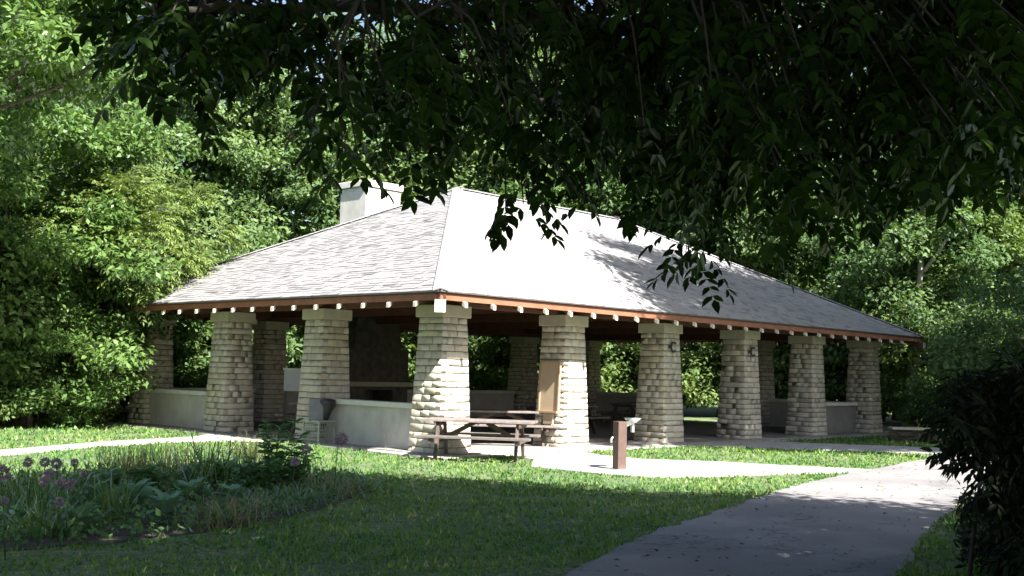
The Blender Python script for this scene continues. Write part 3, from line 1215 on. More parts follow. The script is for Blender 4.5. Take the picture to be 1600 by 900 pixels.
for i in range(n):
    px = -250 + 2100 * (i + .5) / n + R.uniform(-45, 45)
    if 80 < px < 560 or (820 < px < 1120 and i % 2 == 0):
        continue
    p = polar(px, R.uniform(58, 70))
    k = R.choice(4, p=[.32, .28, .25, .15])
    plant_tree(V_TALL[k], 'far_forest_tree', 'far taller tree closing off the wood behind the nearer trees', 'tree', p, R.uniform(0, 6.28), R.uniform(1.1, 1.32), 'far trees closing off the wood')
PB = ['behind the lawn at the far left', 'left of the bushy trees', 'behind the left bushy tree', 'behind the feathery tree', 'left of the farthest left pillar', 'over the farthest left low wall', 'beside the second left pillar',
      'through the open left bay', 'past the grey panel on legs', 'left of the dark fireplace', 'behind the fireplace', 'right of the fireplace over the far low wall', 'left of the corner pillar', 'right of the corner pillar',
      'through the first right bay', 'over the low wall behind the picnic tables', 'left of the notice board pillar', 'right of the notice board pillar', 'through the second right bay', 'behind the fountain bay',
      'left of the first hook pillar', 'right of the first hook pillar', 'through the bay between the hook pillars', 'left of the second hook pillar', 'right of the second hook pillar', 'over the right low wall', 'past the right end pillar',
      'beside the pale trunk', 'behind the dry stone wall', 'at the right behind the dark shrub']
for i in range(30):
    px = -160 + 1960 * (i + .5) / 30 + R.uniform(-15, 15)
    p = polar(px, R.uniform(36, 45))
    if not clear_of_building(p, 1.6):
        p = polar(px, R.uniform(45, 49))
        if not clear_of_building(p, 1.2):
            continue
    k = R.integers(3)
    plant_tree(V_BUSH[k], 'undergrowth_bush', ('bright rounded shrub', 'taller mid green shrub', 'low yellow green shrub')[k] + ' at the wood edge ' + PB[i], 'shrub', p, R.uniform(0, 6.28), R.uniform(.9, 1.45), 'shrubs at the edge of the wood')

# ------------------------------------------------ trees on the left
m_l1 = tree_mesh('left', 121, 10, 3.3, 4.9, 4.7, 125, .95, 430, .17, .5, M['leaf_bright'], M['bark'], .17, limbs=12)
plant_tree(m_l1, 'broadleaf_tree', 'dense green tree at the left edge beside the lawn', 'tree', polar(45, 29), .4, 1.0)
m_l1b = tree_mesh('left', 122, 10, 2.6, 5.0, 3.9, 80, .9, 430, .17, .5, M['leaf_forest'], M['bark'], .15, limbs=12)
plant_tree(m_l1b, 'broadleaf_tree', 'dark green tree behind the feathery small tree by the shelter', 'tree', polar(125, 33.5), 1.4, 1.1)
m_l3 = tree_mesh('left', 123, 10, 3.2, 7.4, 2.8, 64, .85, 330, .17, .5, M['leaf_bright'], M['bark'], .13, limbs=14, bottom=-.7)
plant_tree(m_l3, 'broadleaf_tree', 'yellow green tree top with a dark limb in the top left corner', 'tree', polar(-70, 22), .9, 1.0)
# feathery small tree: pinnate fronds
rng = np.random.default_rng(131)
c, rr = crown_clumps(rng, 84, 2.3, 1.75, 4.45, .6, -.8)
idx = np.repeat(np.arange(84), 22)
dd = norm(rng.normal(0, 1, (len(idx), 3)) + np.array([0, 0, .25]))
c = c + np.array([_r[0], _r[1], 0]) * .8 - np.array([0, 0, .25])
P0 = c[idx] + dd * (rng.random(len(idx)) * rr[idx] * .6)[:, None]
Dv = norm(dd * .9 + norm(c[idx] - np.array([0, 0, 3.6])) * .9 + np.array([0, 0, .1]))
v, f = compound(P0, Dv, .50, 8, .15, .30, rng, .45, near=False)
me = raw_mesh('crown', v, f, np.clip(rng.normal(.55, .22, len(f)), 0, 1))
me.materials.append(M['leaf_feather'])
b = MB()
ax = [(0, 0, -.1), (.05, .05, 1.0), (.0, .15, 2.2), (-.1, .1, 3.2), (0, 0, 4.2)]
b.tube(ax, [.11, .09, .08, .06, .03], 8)
for k in range(26):
    b.tube([ax[2 + k % 3], (Vector(ax[2 + k % 3]) + Vector(c[k])) / 2 + Vector((0, 0, .1)), c[k]], [.035, .022, .008], 5, cap=False)
ob = b.build('trunk', M['bark'], smooth=True)
tm = ob.data
bpy.data.objects.remove(ob)
plant_tree((tm, me), 'feathery_tree', 'feathery yellow green small tree overlapping the left end of the roof', 'tree', polar(128, 29.6), 0, 1.04)
LBS = ['low bright shrub at the far left of the lawn edge', 'yellowish low shrub under the left edge tree', 'bright shrub under the feathery tree', 'yellow green shrub left of the foot of the farthest left pillar',
       'shrub seen just over the farthest left low wall', 'leafy shrub seen between the two farthest left pillars']
for i, (px, d, s) in enumerate(((-60, 29.6, 1.3), (10, 29.2, .8), (70, 28.9, .62), (118, 29.6, .7), (240, 36, 1.1), (300, 40, 1.2))):
    plant_tree(V_BUSH[(0, 2, 0, 2, 0, 0)[i]], 'lawn_edge_shrub', LBS[i], 'shrub', polar(px, d), i * 1.3, s, 'shrubs at the left lawn edge')
m_l4 = tree_mesh('left', 124, 6, 2.3, 3.0, 3.0, 90, .75, 380, .16, .5, M['leaf_bright'], M['bark'], .09, limbs=10, trunk_top=3.6)
for px, d, rz_, sc_, lb in ((-20, 29.3, .2, 1.0, 'bushy small tree leafy down to the lawn at the left edge'), (58, 28.4, 2.0, .72, 'bushy small tree leafy down to the ground under the feathery tree'), (60, 33, 4.0, 1.25, 'bushy green tree between the two leafy small trees at the left'), (175, 34.5, 5.0, 1.0, 'bushy small tree just left of the farthest left pillar')):
    plant_tree(m_l4, 'bushy_tree', lb, 'tree', polar(px, d), rz_, sc_, 'bushy trees on the left')

# ------------------------------------------------ right-hand background trees
plant_tree(tree_mesh('pale', 141, 12, 2.6, 6.4, 3.6, 66, 1.0, 330, .2, .5, FM, M['bark_pale'], .22, limbs=8, bottom=-.95), 'pale_trunk_tree', 'tree with a pale sunlit trunk right of the shelter end', 'tree', polar(1424, 41.5), .3, 1.0)
plant_tree(tree_mesh('right', 142, 9, 2.9, 5.2, 3.4, 84, .95, 400, .19, .5, M['leaf_bush'], M['bark'], .16, limbs=10, bottom=-.7), 'broadleaf_tree', 'sunlit yellow green tree beyond the right end of the roof', 'tree', polar(1490, 43.5), 1.0, 1.05)
m_b = tree_mesh('right', 143, 15, 4.6, 8.9, 4.9, 130, 1.25, 500, .22, .5, FM, M['bark'], .28, limbs=14, bottom=-.8)
plant_tree(m_b, 'shade_tree', 'large dark tree right of the path shading the right half of the roof', 'tree', (13.8, -10.2, 0), .5, 1.22)
m_b2 = tree_mesh('right', 144, 18, 4.9, 13.5, 4.4, 104, 1.1, 430, .22, .5, FM, M['bark'], .26, limbs=12, bottom=-.7)
plant_tree(m_b2, 'shade_tree', 'tall thin tree right of the path throwing dappled shade on the roof', 'tree', (8.3, -11.2, 0), .9, 1.0)
for (px, d, s, k, lb) in ((1445, 39.5, .42, 0, 'small yellow green bush at the foot of the pale trunk'), (1540, 38, .9, 1, 'dark green shrub at the right behind the dry stone wall'), (1630, 34, 1.1, 1, 'dark shrub at the far right edge of the path')):
    plant_tree(V_BUSH[k], 'path_side_shrub', lb, 'shrub', polar(px, d), px * .1, s)


# ------------------------------------------------ the overhanging tree (foreground canopy)
def over_tree():
    rng = np.random.default_rng(151)
    base = polar(1850, 8.4)
    root = thing('overhanging_tree', 'large tree leaning in from the right with dark pinnate leaves hanging over the view', 'tree', base)
    B = np.array(base)
    tr = MB()
    tp = [(0, 0, -.1), (.02, .05, 1.2), (.1, .1, 2.6), (.0, .3, 4.2), (-.2, .4, 6.0), (-.3, .5, 8.0), (-.3, .5, 10.5)]
    tr.tube(tp, [.42, .32, .28, .25, .2, .15, .06], 12)
    # main limbs, as world points
    limbs = [
        [tuple(B + np.array(tp[2])), at3(1600, 98, 8.0), at3(1440, 88, 7.6), at3(1200, 70, 7.2), at3(960, 40, 6.9), at3(700, 20, 6.6), at3(420, 10, 6.2), at3(240, 30, 5.9)],
        [tuple(B + np.array(tp[2])), at3(1560, 190, 8.8), at3(1350, 210, 9.2), at3(1150, 215, 9.4), at3(960, 190, 9.3), at3(800, 150, 9.0), at3(640, 120, 8.6)],
        [tuple(B + np.array(tp[3])), at3(1600, -40, 7.2), at3(1350, -60, 6.4), at3(1050, -30, 6.0), at3(800, -10, 5.8), at3(560, -20, 5.6), at3(330, -30, 5.4)],
        [tuple(B + np.array(tp[2])), at3(1620, 250, 9.8), at3(1450, 290, 10.5), at3(1300, 320, 10.8), at3(1190, 350, 10.9)],
        [tuple(B + np.array(tp[3])), at3(1500, 20, 10.5), at3(1250, 60, 11.0), at3(1000, 110, 11.2), at3(850, 160, 11.0)],
    ]
    lr = [(.10, .018), (.075, .015), (.09, .014), (.055, .014), (.085, .014)]
    samples = []
    for pts, (ra, rb) in zip(limbs, lr):
        pts = [np.array(p, float) for p in pts]
        fine = []
        for i in range(len(pts) - 1):
            p0, p1, p2, p3 = pts[max(i - 1, 0)], pts[i], pts[i + 1], pts[min(i + 2, len(pts) - 1)]
            for t in np.linspace(0, 1, 7)[:-1]:
                fine.append(.5 * (2 * p1 + (p2 - p0) * t + (2 * p0 - 5 * p1 + 4 * p2 - p3) * t * t + (3 * p1 - p0 - 3 * p2 + p3) * t ** 3) + rng.normal(0, .02, 3))
        fine.append(pts[-1])
        fine = np.array(fine)
        tr.tube([tuple(p - B) for p in fine], list(np.linspace(ra, rb, len(fine))), 7)
        samples.append(fine[5:])
    samples = np.concatenate(samples)
    # lower outline of the foliage as bearing / height pairs, reached by the drooping spray tips
    ox = [120, 165, 215, 300, 380, 450, 520, 600, 700, 780, 860, 950, 1050, 1140, 1230, 1330, 1420, 1500, 1600, 1750]
    oy = [10, 45, 90, 105, 140, 195, 185, 205, 205, 200, 285, 295, 350, 360, 385, 360, 335, 300, 320, 350]
    sp = []
    n_s = 0
    while n_s < 620:
        px = rng.uniform(140, 1720)
        low = np.interp(px, ox, oy)
        py = rng.uniform(-150, low - 18)
        if rng.random() < np.interp(px, [140, 400, 700, 1000, 1150], [.62, .52, .42, .25, 0]):
            continue
        d = rng.uniform(5.2, 7.4) if rng.random() < .45 else rng.uniform(7.0, 11.0)
        if px < 450:
            d = min(d, 7.0)
        sp.append(at3(px, py, d))
        n_s += 1
    # single sprigs hanging below the mass
    for px, py, d in ((536, 262, 5.2), (560, 250, 5.4), (640, 255, 5.6), (790, 330, 6.6), (1095, 420, 7.5), (1070, 405, 7.4), (818, 318, 6.6), (832, 338, 6.7), (905, 318, 7.0), (985, 328, 7.2), (1062, 375, 7.5), (1085, 392, 7.5), (1108, 400, 7.6), (480, 232, 5.8), (320, 148, 5.6), (205, 120, 5.4), (1290, 395, 8.5), (700, 250, 6.2), (1215, 395, 9)):
        sp.append(at3(px, py, d))
    cp, cd = [], []
    tw = MB()
    for p in sp:
        k = np.argmin(((samples - p) ** 2 * np.array([1, 1, .6])).sum(1) + rng.uniform(0, .5, len(samples)))
        s = samples[k]
        mid = (s + p) / 2 + np.array([0, 0, .16 * np.linalg.norm(p - s) ** .8]) + rng.normal(0, .05, 3)
        q1 = (s * .4 + mid * .6); 
        tw.tube([tuple(x - B) for x in (s, q1, mid, (mid + p) / 2 + np.array([0, 0, .03]), p)], [.012, .010, .008, .006, .004], 4, cap=False)
        ax_ = norm(p - mid)
        # a handful of pinnate leaves along the last part of the twig
        for t in np.linspace(.25, 1.0, 6):
            base_ = mid * (1 - t) + p * t
            az = rng.uniform(0, 6.28)
            dv = ax_ * .55 + np.array([math.cos(az), math.sin(az), rng.uniform(-.75, .15)]) * .9
            cp.append(base_)
            cd.append(dv)
    tw_o = tw
    V, F = compound(np.array(cp) - B, np.array(cd), .23, 4, .096, .46, rng, .20, near=True)
    n = len(F) // 2
    T = np.clip(rng.normal(.45, .28, n), 0, 1)
    me = raw_mesh('crown', V, F, np.concatenate([T, T]))
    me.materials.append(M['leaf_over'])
    tr.build('trunk', M['twig'], root, smooth=True)
    tw.build('twigs', M['twig'], root, smooth=True)['kind'] = 'stuff'
    link('hanging_foliage', me, root)
    # the rest of the crown, above and behind
    c = []
    while len(c) < 215:
        p = rng.normal(0, 1, 3)
        p /= np.linalg.norm(p)
        r = rng.random() ** .4
        q = np.array([p[0] * 7.8 * r + .2, p[1] * 7.6 * r - .6, 8.4 + p[2] * 4.2 * r])
        w = q + B
        # keep the boughs clear of the framed view except along its top
        v = w - CAM
        zc_ = v @ _f2
        shx, shy = w[0] - SUN_DIR.x / math.tan(SUN_EL) * w[2], w[1] - SUN_DIR.y / math.tan(SUN_EL) * w[2]  # crown shaped for its shadow: clumps shading the sunlit lawn are left out
        if shy > np.interp(shx, [-12, -7.4, -4.66, -2.97, -2.5, -1, .2, 6], [.2, .2, -1.4, -3.6, -6.0, -8.6, -9.8, -10.3]) - .7:
            continue
        if zc_ > .5:
            X = 800 + FPX * (v @ _r3) / zc_
            Y = 450 - FPX * (v @ _u3) / zc_
            if Y > -130 and -150 < X < 1750:
                continue
        c.append(q)
    c = np.array(c)
    v, f, T = clump_leaves(c, rng.uniform(.9, 1.5, len(c)), 360, .22, .5, rng)
    me = raw_mesh('crown', v, f, T)
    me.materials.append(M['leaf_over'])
    link('crown', me, root)
    return root


over_tree()

# trees out of the frame whose shade falls across the foreground lawn
m_s = tree_mesh('shade', 161, 13, 4.4, 8.0, 4.0, 95, 1.25, 430, .22, .5, FM, M['bark'], .28, limbs=12, bottom=-.8)
plant_tree(m_s, 'lawn_shade_tree', 'tree behind the viewpoint shading the near lawn and flower bed', 'tree', (-13.5, -20.5, 0), .3, 1.0)
plant_tree(m_s, 'lawn_shade_tree', 'tree left of the viewpoint shading the near end of the flower bed', 'tree', (-20.0, -15.5, 0), 1.9, 1.0)


# ------------------------------------------------ dark shrub at the right edge
def dark_shrub():
    rng = np.random.default_rng(171)
    base = polar(1640, 9.6)
    root = thing('dark_shrub', 'black shaded shrub with drooping leaf tips at the right edge', 'shrub', base)
    B = np.array(base)
    tips = []
    outline = [(1552, 590, 650), (1588, 570, 690), (1626, 545, 780), (1660, 520, 900), (1715, 500, 930), (1590, 840, 900), (1620, 760, 900), (1670, 600, 900)]
    for px, ya, yb in outline:
        n = 30
        for _ in range(n):
            tips.append(at3(px + rng.normal(0, 26), rng.uniform(ya, yb), rng.uniform(8.6, 10.4)))
    for px, py, d in ((1484, 600, 8.4), (1478, 648, 8.3), (1496, 668, 8.5), (1520, 702, 8.5), (1548, 742, 8.6), (1520, 775, 8.8), (1505, 585, 8.8)):
        for _ in range(2):
            tips.append(at3(px + rng.normal(0, 6), py + rng.normal(0, 6), d))
    tips = np.array(tips)
    tips[:, 2] = np.maximum(tips[:, 2], .06)
    tw = MB()
    cp, cd = [], []
    for p in tips:
        s = B + np.array([rng.normal(0, .18), rng.normal(0, .18), 0])
        mid = s * .35 + p * .65 + np.array([0, 0, .35])
        tw.tube([tuple(x - B) for x in (s, s * .6 + mid * .4 + np.array([0, 0, .15]), mid, p)], [.02, .014, .009, .004], 5, cap=False)
        for t in np.linspace(.1, 1, 8):
            az = rng.uniform(0, 6.28)
            cp.append(mid * (1 - t) + p * t)
            cd.append(norm(p - mid) * .6 + np.array([math.cos(az), math.sin(az), rng.uniform(-.8, .1)]) * .8)
    V, F = compound(np.array(cp) - B, np.array(cd), .20, 4, .10, .34, rng, .5, near=True)
    n = len(F) // 2
    T = np.clip(rng.normal(.4, .25, n), 0, 1)
    me = raw_mesh('foliage', V, F, np.concatenate([T, T]))
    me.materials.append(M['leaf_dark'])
    tw.build('stems', M['twig'], root, smooth=True)
    link('foliage', me, root)


dark_shrub()


# ================================================================== FLOWER BED PLANTS
def blades(n, h, spread, width, rng, lean=.5, curve=.5):
    """arching blades from the origin: 3 segments each, quads"""
    az = rng.uniform(0, 6.28, n)
    ln = rng.uniform(.05, lean, n)
    hh = h * rng.uniform(.55, 1.1, n)
    b0 = np.stack([rng.normal(0, spread, n), rng.normal(0, spread, n), np.zeros(n)], 1)
    out = np.stack([np.cos(az), np.sin(az), np.zeros(n)], 1)
    sd_ = np.stack([-np.sin(az), np.cos(az), np.zeros(n)], 1)
    V = np.empty((n, 8, 3))
    for i, t in enumerate((0, .4, .75, 1.0)):
        c = b0 + out * (ln * hh * t + curve * hh * ln * t * t * 1.3)[:, None]
        c[:, 2] = hh * (t - curve * ln * t * t * .7)
        w_ = width * (1, .9, .6, .08)[i]
        V[:, 2 * i] = c - sd_ * w_ / 2
        V[:, 2 * i + 1] = c + sd_ * w_ / 2
    k = np.arange(n)[:, None] * 8
    F = np.concatenate([k + np.array([[a, a + 1, a + 3, a + 2]]) for a in (0, 2, 4)])
    T = np.tile(np.clip(rng.normal(.5, .25, n), 0, 1), 3)
    return V.reshape(-1, 3), F, T


def blade_clump(name, label, loc, n, h, spread, width, mat, seed, lean=.5, curve=.5, group=None):
    rng = np.random.default_rng(seed)
    V, F, T = blades(n, h, spread, width, rng, lean, curve)
    me = raw_mesh(name, V, F, T)
    me.materials.append(mat)
    o = link(name, me, None, loc)
    tag(o, label, 'grass clump', group)
    return o


def bed_pt(px, py):
    v = _f2 + _r3 * (px - 800) / FPX - _u3 * (py - 450) / FPX
    t = -CAM[2] / v[2]
    p = CAM + v * t
    return (float(p[0]), float(p[1]), .01)


blade_clump('iris_clump', 'spiky clump of stiff long leaves standing up behind the hostas', bed_pt(322, 764), 90, .75, .12, .022, M['blade'], 201, .75, .35)
blade_clump('iris_clump', 'dark spiky leaf clump among purple flowers at the left edge', bed_pt(60, 800), 120, .55, .2, .018, M['blade'], 202, .7, .6)
blade_clump('iris_clump', 'bright arching leaf clump below the purple flowers', bed_pt(75, 838), 120, .45, .16, .014, M['blade'], 203, .9, .9)
blade_clump('iris_clump', 'upright dark leaf clump in the middle of the bed front', bed_pt(175, 815), 60, .5, .08, .018, M['blade'], 204, .5, .5)
for i, (px, py) in enumerate(((205, 762), (240, 758), (275, 752), (385, 748), (395, 735), (180, 760))):
    blade_clump('tall_grass_tuft', ('straw coloured' if i % 2 == 0 else 'green') + ' tall grass tuft ' + ('left of the back hostas', 'behind the left hostas', 'left of the spiky clump', 'right of the spiky clump', 'behind the leafy tall perennial', 'at the left end of the back row')[i], bed_pt(px, py), 150, .62, .16, .008, M['straw'] if i % 2 == 0 else M['blade'], 210 + i, .45, .5, 'tall grass tufts at the back of the bed')
for i, (px, py) in enumerate(((370, 812), (420, 802), (470, 790), (520, 778), (560, 768), (500, 762), (330, 824))):
    blade_clump('arching_grass_tuft', ('grey green' if i % 3 else 'straw tinted') + ' arching grass tuft ' + ('in front of the pale hosta', 'in front of the low leafy perennial', 'below the tall leafy perennial', 'below the grey lilac allium', 'at the right tip of the bed', 'under the big purple allium', 'beside the front hosta')[i], bed_pt(px, py), 200, .36, .18, .007, M['blade'] if i % 3 else M['straw'], 230 + i, 1.0, 1.1, 'fine grass tufts along the bed front')


# hostas: every leaf its own part
def hosta_leaf_mesh():
    V, F = [], []
    n = 7
    for i in range(n):
        t = i / (n - 1)
        w = .5 * math.sin(math.pi * min(1, t * .92 + .08)) ** .7 * (1 - .25 * t) if i < n - 1 else .01
        z = .28 * math.sin(t * 2.2) - .25 * t * t
        V += [(-w * .62, t, z + .10 * w), (0, t, z - .02), (w * .62, t, z + .10 * w)]
    for i in range(n - 1):
        a = i * 3
        F += [(a, a + 1, a + 4, a + 3), (a + 1, a + 2, a + 5, a + 4)]
    me = raw_mesh('leaf', V, F, np.full(len(F), .5))
    me.polygons.foreach_set('use_smooth', np.ones(len(F), bool))
    me.materials.append(M['hosta'])
    return me


HL = hosta_leaf_mesh()
HO = [((258, 820), 1.0, 'broad leaved hosta at the front edge of the bed nearest the lawn'), ((205, 800), 1.1, 'large hosta left of the front hosta'), ((300, 790), 1.0, 'blue green hosta in the bed middle under the spiky clump'),
      ((345, 762), 1.35, 'largest blue hosta at the back right of the spiky clump'), ((385, 762), 1.15, 'hosta beside the leafy tall perennial'), ((175, 770), 1.1, 'hosta in front of the back straw grass'),
      ((120, 835), .9, 'small hosta at the near left corner of the bed'), ((300, 760), .9, 'hosta tucked behind the spiky clump'), ((365, 795), .85, 'pale hosta in front of the leafy perennial'), ((150, 795), .9, 'hosta below the tall thin allium stem')]
for i, ((px, py), s, lb) in enumerate(HO):
    h = thing('hosta', lb, 'hosta', bed_pt(px, py), 0, 'hostas in the flower bed')
    n = 15
    for k in range(n):
        an = k * 2.4 + R.uniform(-.2, .2)
        inner = k / n
        o = link('leaf', HL, h, (.03 * math.cos(an), .03 * math.sin(an), .02 + .10 * (1 - inner)), (D2R(55 - 42 * inner) + R.normal(0, .1), R.normal(0, .15), an - math.pi / 2))
        L = s * R.uniform(.20, .29)
        o.scale = (L * 1.0, L, L)


# alliums
def allium(loc, h, r, label, seed, bent=.03):
    rng = np.random.default_rng(seed)
    t = thing('allium', label, 'flower', loc, rng.uniform(0, 6), 'purple alliums in the flower bed')
    b = MB()
    b.tube([(0, 0, 0), (bent, 0, h * .5), (bent * 1.5, bent * .5, h)], [.006, .005, .004], 6)
    b.build('stem', M['blade'], t, smooth=True)
    n = 170
    d = norm(rng.normal(0, 1, (n, 3)))
    P = d * r * .55 + np.array([bent * 1.5, bent * .5, h])
    V, F = rhomb_leaves(P, d + rng.normal(0, .35, (n, 3)), rng.normal(0, 1, (n, 3)), r * .7, r * .30, rng)
    me = raw_mesh('flower_head', V, F, rng.random(n))
    me.materials.append(M['petal'])
    link('flower_head', me, t)


AL = [(4, 738, 8.9, .075, 'pink purple allium head cut by the left edge'), (52, 722, 11.2, .06, 'left one of the pair of allium heads at the back left'), (66, 722, 11.3, .06, 'right one of the pair of allium heads at the back left'),
      (92, 725, 11.5, .07, 'large lilac allium head right of the back pair'), (121, 722, 11.8, .05, 'small pale allium head at the right of the back row'), (75, 739, 10.8, .06, 'allium head just under the large lilac one'),
      (65, 752, 10.4, .06, 'pink allium head in the middle of the left cluster'), (96, 754, 10.6, .055, 'left one of two touching pink allium heads'), (108, 756, 10.6, .06, 'right one of two touching pink allium heads'),
      (98, 786, 10.2, .055, 'low pale allium head over dark soil'), (14, 782, 9.8, .045, 'small whitish allium head low at the left'), (130, 741, 11.4, .04, 'thin stemmed small allium apart from the left cluster'),
      (537, 685, 14.2, .10, 'big purple allium head in front of the low wall'), (478, 702, 13.6, .08, 'grey lilac allium head left of the big purple one'), (455, 721, 13.2, .07, 'lilac allium head beside the tall leafy perennial'), (524, 688, 14.0, .07, 'faded allium head just left of the big purple one')]
for i, (px, py, d, r, lb) in enumerate(AL):
    p = at3(px, py, d)
    allium((p[0], p[1], 0), p[2], r * .72, lb, 300 + i)


# tall leafy perennials
def perennial(loc, h, n_st, label, seed, spread=.18):
    rng = np.random.default_rng(seed)
    t = thing('leafy_perennial', label, 'plant', loc, 0, 'leafy perennials in the flower bed')
    b = MB()
    P, Dv, N = [], [], []
    for k in range(n_st):
        e = np.array([rng.normal(0, spread), rng.normal(0, spread), h * rng.uniform(.65, 1.0)])
        s = np.array([rng.normal(0, .05), rng.normal(0, .05), 0])
        b.tube([tuple(s), tuple((s + e) / 2 + rng.normal(0, .02, 3)), tuple(e)], [.007, .006, .003], 5)
        for j in range(34):
            u = rng.uniform(.15, 1.0)
            az = rng.uniform(0, 6.28)
            P.append(s + (e - s) * u)
            Dv.append((math.cos(az), math.sin(az), rng.uniform(-.2, .6)))
            N.append((rng.normal(0, .3), rng.normal(0, .3), 1))
    b.build('stems', M['blade'], t)
    V, F = oval_leaves(np.array(P), np.array(Dv), np.array(N), np.full(len(P), .13), .42, rng)
    n = len(F) // 2
    T = np.clip(rng.normal(.5, .25, n), 0, 1)
    me = raw_mesh('foliage', V, F, np.concatenate([T, T]))
    me.materials.append(M['plant'])
    link('foliage', me, t)


perennial(bed_pt(428, 768), .95, 9, 'tall leafy perennial standing above the right end of the bed', 401)
perennial(bed_pt(450, 772), .62, 8, 'shorter leafy perennial right of the tall one', 402)
perennial(bed_pt(400, 778), .50, 8, 'low leafy perennial left of the tall one', 403)
perennial(bed_pt(230, 775), .35, 7, 'low leafy plant between the left hostas', 404)

# low ground cover in the bed: nobody could count it
rng = np.random.default_rng(420)
bb = np.array(BED)
P = rng.uniform(bb.min(0), bb.max(0), (9000, 2))
P = P[in_poly(P, BED)]
P3 = np.concatenate([P, rng.uniform(.02, .16, (len(P), 1))], 1)
V, F = rhomb_leaves(P3, rng.normal(0, 1, (len(P), 3)) + np.array([0, 0, .3]), rng.normal(0, .5, (len(P), 3)) + np.array([0, 0, 1]), .09, .045, rng)
me = raw_mesh('ground_cover', V, F, np.clip(rng.normal(.4, .25, len(F)), 0, 1))
me.materials.append(M['plant'])
o = link('ground_cover', me)
tag(o, 'low leafy ground cover between the flower bed plants', 'ground cover', kind='stuff')

# weeds under the dark shrub
rng = np.random.default_rng(430)
P = np.array([bed_pt(rng.uniform(1500, 1660), rng.uniform(790, 900)) for _ in range(2600)])
P[:, 2] = rng.uniform(.02, .30, len(P))
V, F = rhomb_leaves(P, rng.normal(0, 1, P.shape) + np.array([0, 0, .5]), rng.normal(0, .5, P.shape) + np.array([0, 0, 1]), .09, .04, rng)
me = raw_mesh('weeds', V, F, np.clip(rng.normal(.35, .25, len(F)), 0, 1))
me.materials.append(M['leaf_dark'])
tag(link('weeds', me), 'dark weeds under the shrub beside the asphalt path', 'weeds', kind='stuff')


# fallen leaves on the paths
rng = np.random.default_rng(440)
P = np.concatenate([np.stack([rng.uniform(-9, 9, 700), rng.uniform(-12, -5.5, 700)], 1), np.stack([rng.uniform(-7, 12, 400), rng.uniform(-6, 5, 400)], 1)])
ok = in_poly(P, ASPHALT) | in_poly(P, PAD) | in_poly(P, PATH_L) | in_poly(P, WALK)
P = P[ok]
edge = rng.random(len(P)) < .55
P3 = np.concatenate([P, np.full((len(P), 1), .028)], 1)
V, F = rhomb_leaves(P3, rng.normal(0, 1, P3.shape) * np.array([1, 1, .12]), rng.normal(0, .25, P3.shape) + np.array([0, 0, 1]), .06, .03, rng)
me = raw_mesh('fallen_leaves', V, F, rng.random(len(F)))
me.materials.append(leaf_mat('dry_leaves', (0.05, 0.035, 0.018), (0.20, 0.15, 0.07), .15, .02))
tag(link('fallen_leaves', me), 'small dry leaves scattered on the asphalt and concrete', 'leaf litter', kind='stuff')

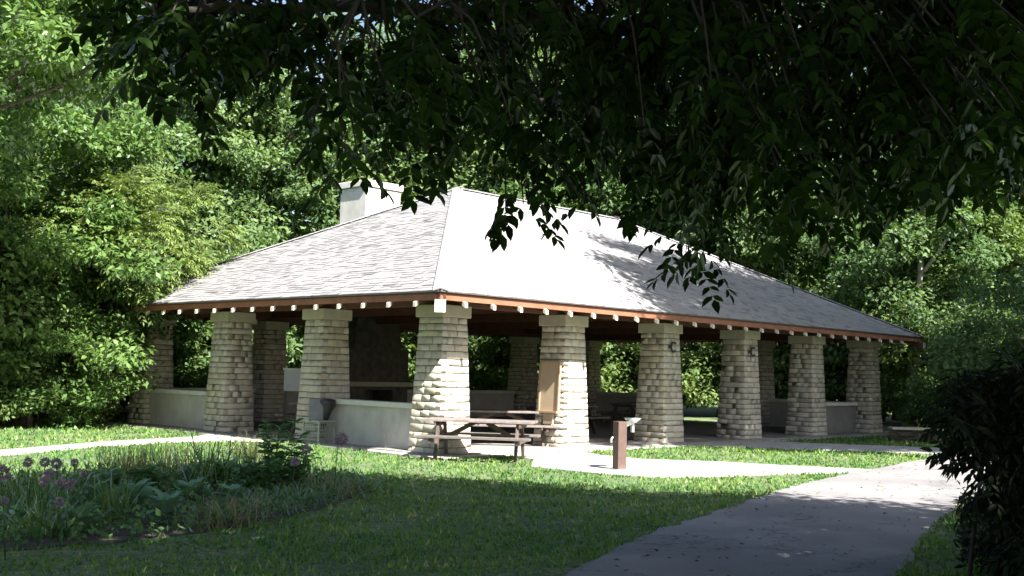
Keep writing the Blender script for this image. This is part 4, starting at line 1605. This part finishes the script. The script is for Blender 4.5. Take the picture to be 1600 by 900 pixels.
# ================================================================== LAWN GRASS
def lawn():
    rng = np.random.default_rng(500)
    # blade density falls off smoothly with distance from the viewpoint
    a0, a1 = YAW - D2R(28), YAW + D2R(28)
    n = 330000
    k_ = .35
    r = (rng.random(n) * (36 ** k_ - 7.8 ** k_) + 7.8 ** k_) ** (1 / k_)
    a = rng.uniform(a0, a1, n)
    P = np.stack([CAM[0] + r * np.sin(a), CAM[1] + r * np.cos(a)], 1)
    keep = np.ones(len(P), bool)
    jit = P + rng.normal(0, .025, P.shape)
    keep &= ~(in_poly(P, BED) & (rng.random(len(P)) < .62))
    for poly in (ASPHALT, PATH_L, PAD, WALK, [(-.9, -.95), (18.6, -.95), (18.6, 11.8), (-.9, 11.8)]):
        keep &= ~in_poly(jit, poly)
    P = P[keep]
    thin = np.sin(P[:, 0] * 2.3 + 1.7 * np.sin(P[:, 1] * 1.9)) * np.cos(P[:, 1] * 2.7 + 1.5 * np.sin(P[:, 0] * 1.3))
    P = P[rng.random(len(P)) < np.clip(.95 - .55 * (thin > .45) , 0, 1)]
    n = len(P)
    dist = np.hypot(P[:, 0] - CAM[0], P[:, 1] - CAM[1])
    h = rng.uniform(.022, .052, n) * (1 + .25 * np.sin(P[:, 0] * 1.7) * np.cos(P[:, 1] * 1.3))
    az = rng.uniform(0, 6.28, n)
    wd_ = .0030 + .0008 * dist
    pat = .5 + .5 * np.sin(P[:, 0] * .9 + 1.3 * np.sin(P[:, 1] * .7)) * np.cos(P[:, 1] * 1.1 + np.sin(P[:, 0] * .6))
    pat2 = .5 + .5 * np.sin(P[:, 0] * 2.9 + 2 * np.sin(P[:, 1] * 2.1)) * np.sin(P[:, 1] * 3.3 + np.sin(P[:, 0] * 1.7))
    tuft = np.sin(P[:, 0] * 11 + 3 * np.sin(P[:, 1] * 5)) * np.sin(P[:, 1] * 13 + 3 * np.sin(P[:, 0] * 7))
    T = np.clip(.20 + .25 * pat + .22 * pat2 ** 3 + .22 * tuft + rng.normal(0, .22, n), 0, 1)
    h = h * (1 + .45 * tuft) * (.8 + .022 * dist)
    az2 = rng.uniform(0, 6.28, n)
    V = np.empty((n, 3, 3))
    z0 = np.zeros(n)
    V[:, 0] = np.stack([P[:, 0] - np.cos(az) * wd_, P[:, 1] - np.sin(az) * wd_, z0], 1)
    V[:, 1] = np.stack([P[:, 0] + np.cos(az) * wd_, P[:, 1] + np.sin(az) * wd_, z0], 1)
    V[:, 2] = np.stack([P[:, 0] + np.cos(az2) * h * .55, P[:, 1] + np.sin(az2) * h * .55, h], 1)
    F = np.arange(n * 3).reshape(n, 3)
    me = raw_mesh('grass', V, F, T)
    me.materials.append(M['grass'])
    tag(link('grass', me), 'mown lawn grass in front of the shelter', 'grass', kind='stuff')
    print('grass blades', n)


lawn()


# bring the scene to its evaluated state once, so nothing is computed lazily at render time
for me in bpy.data.meshes:
    me.calc_loop_triangles()
bpy.context.view_layer.update()
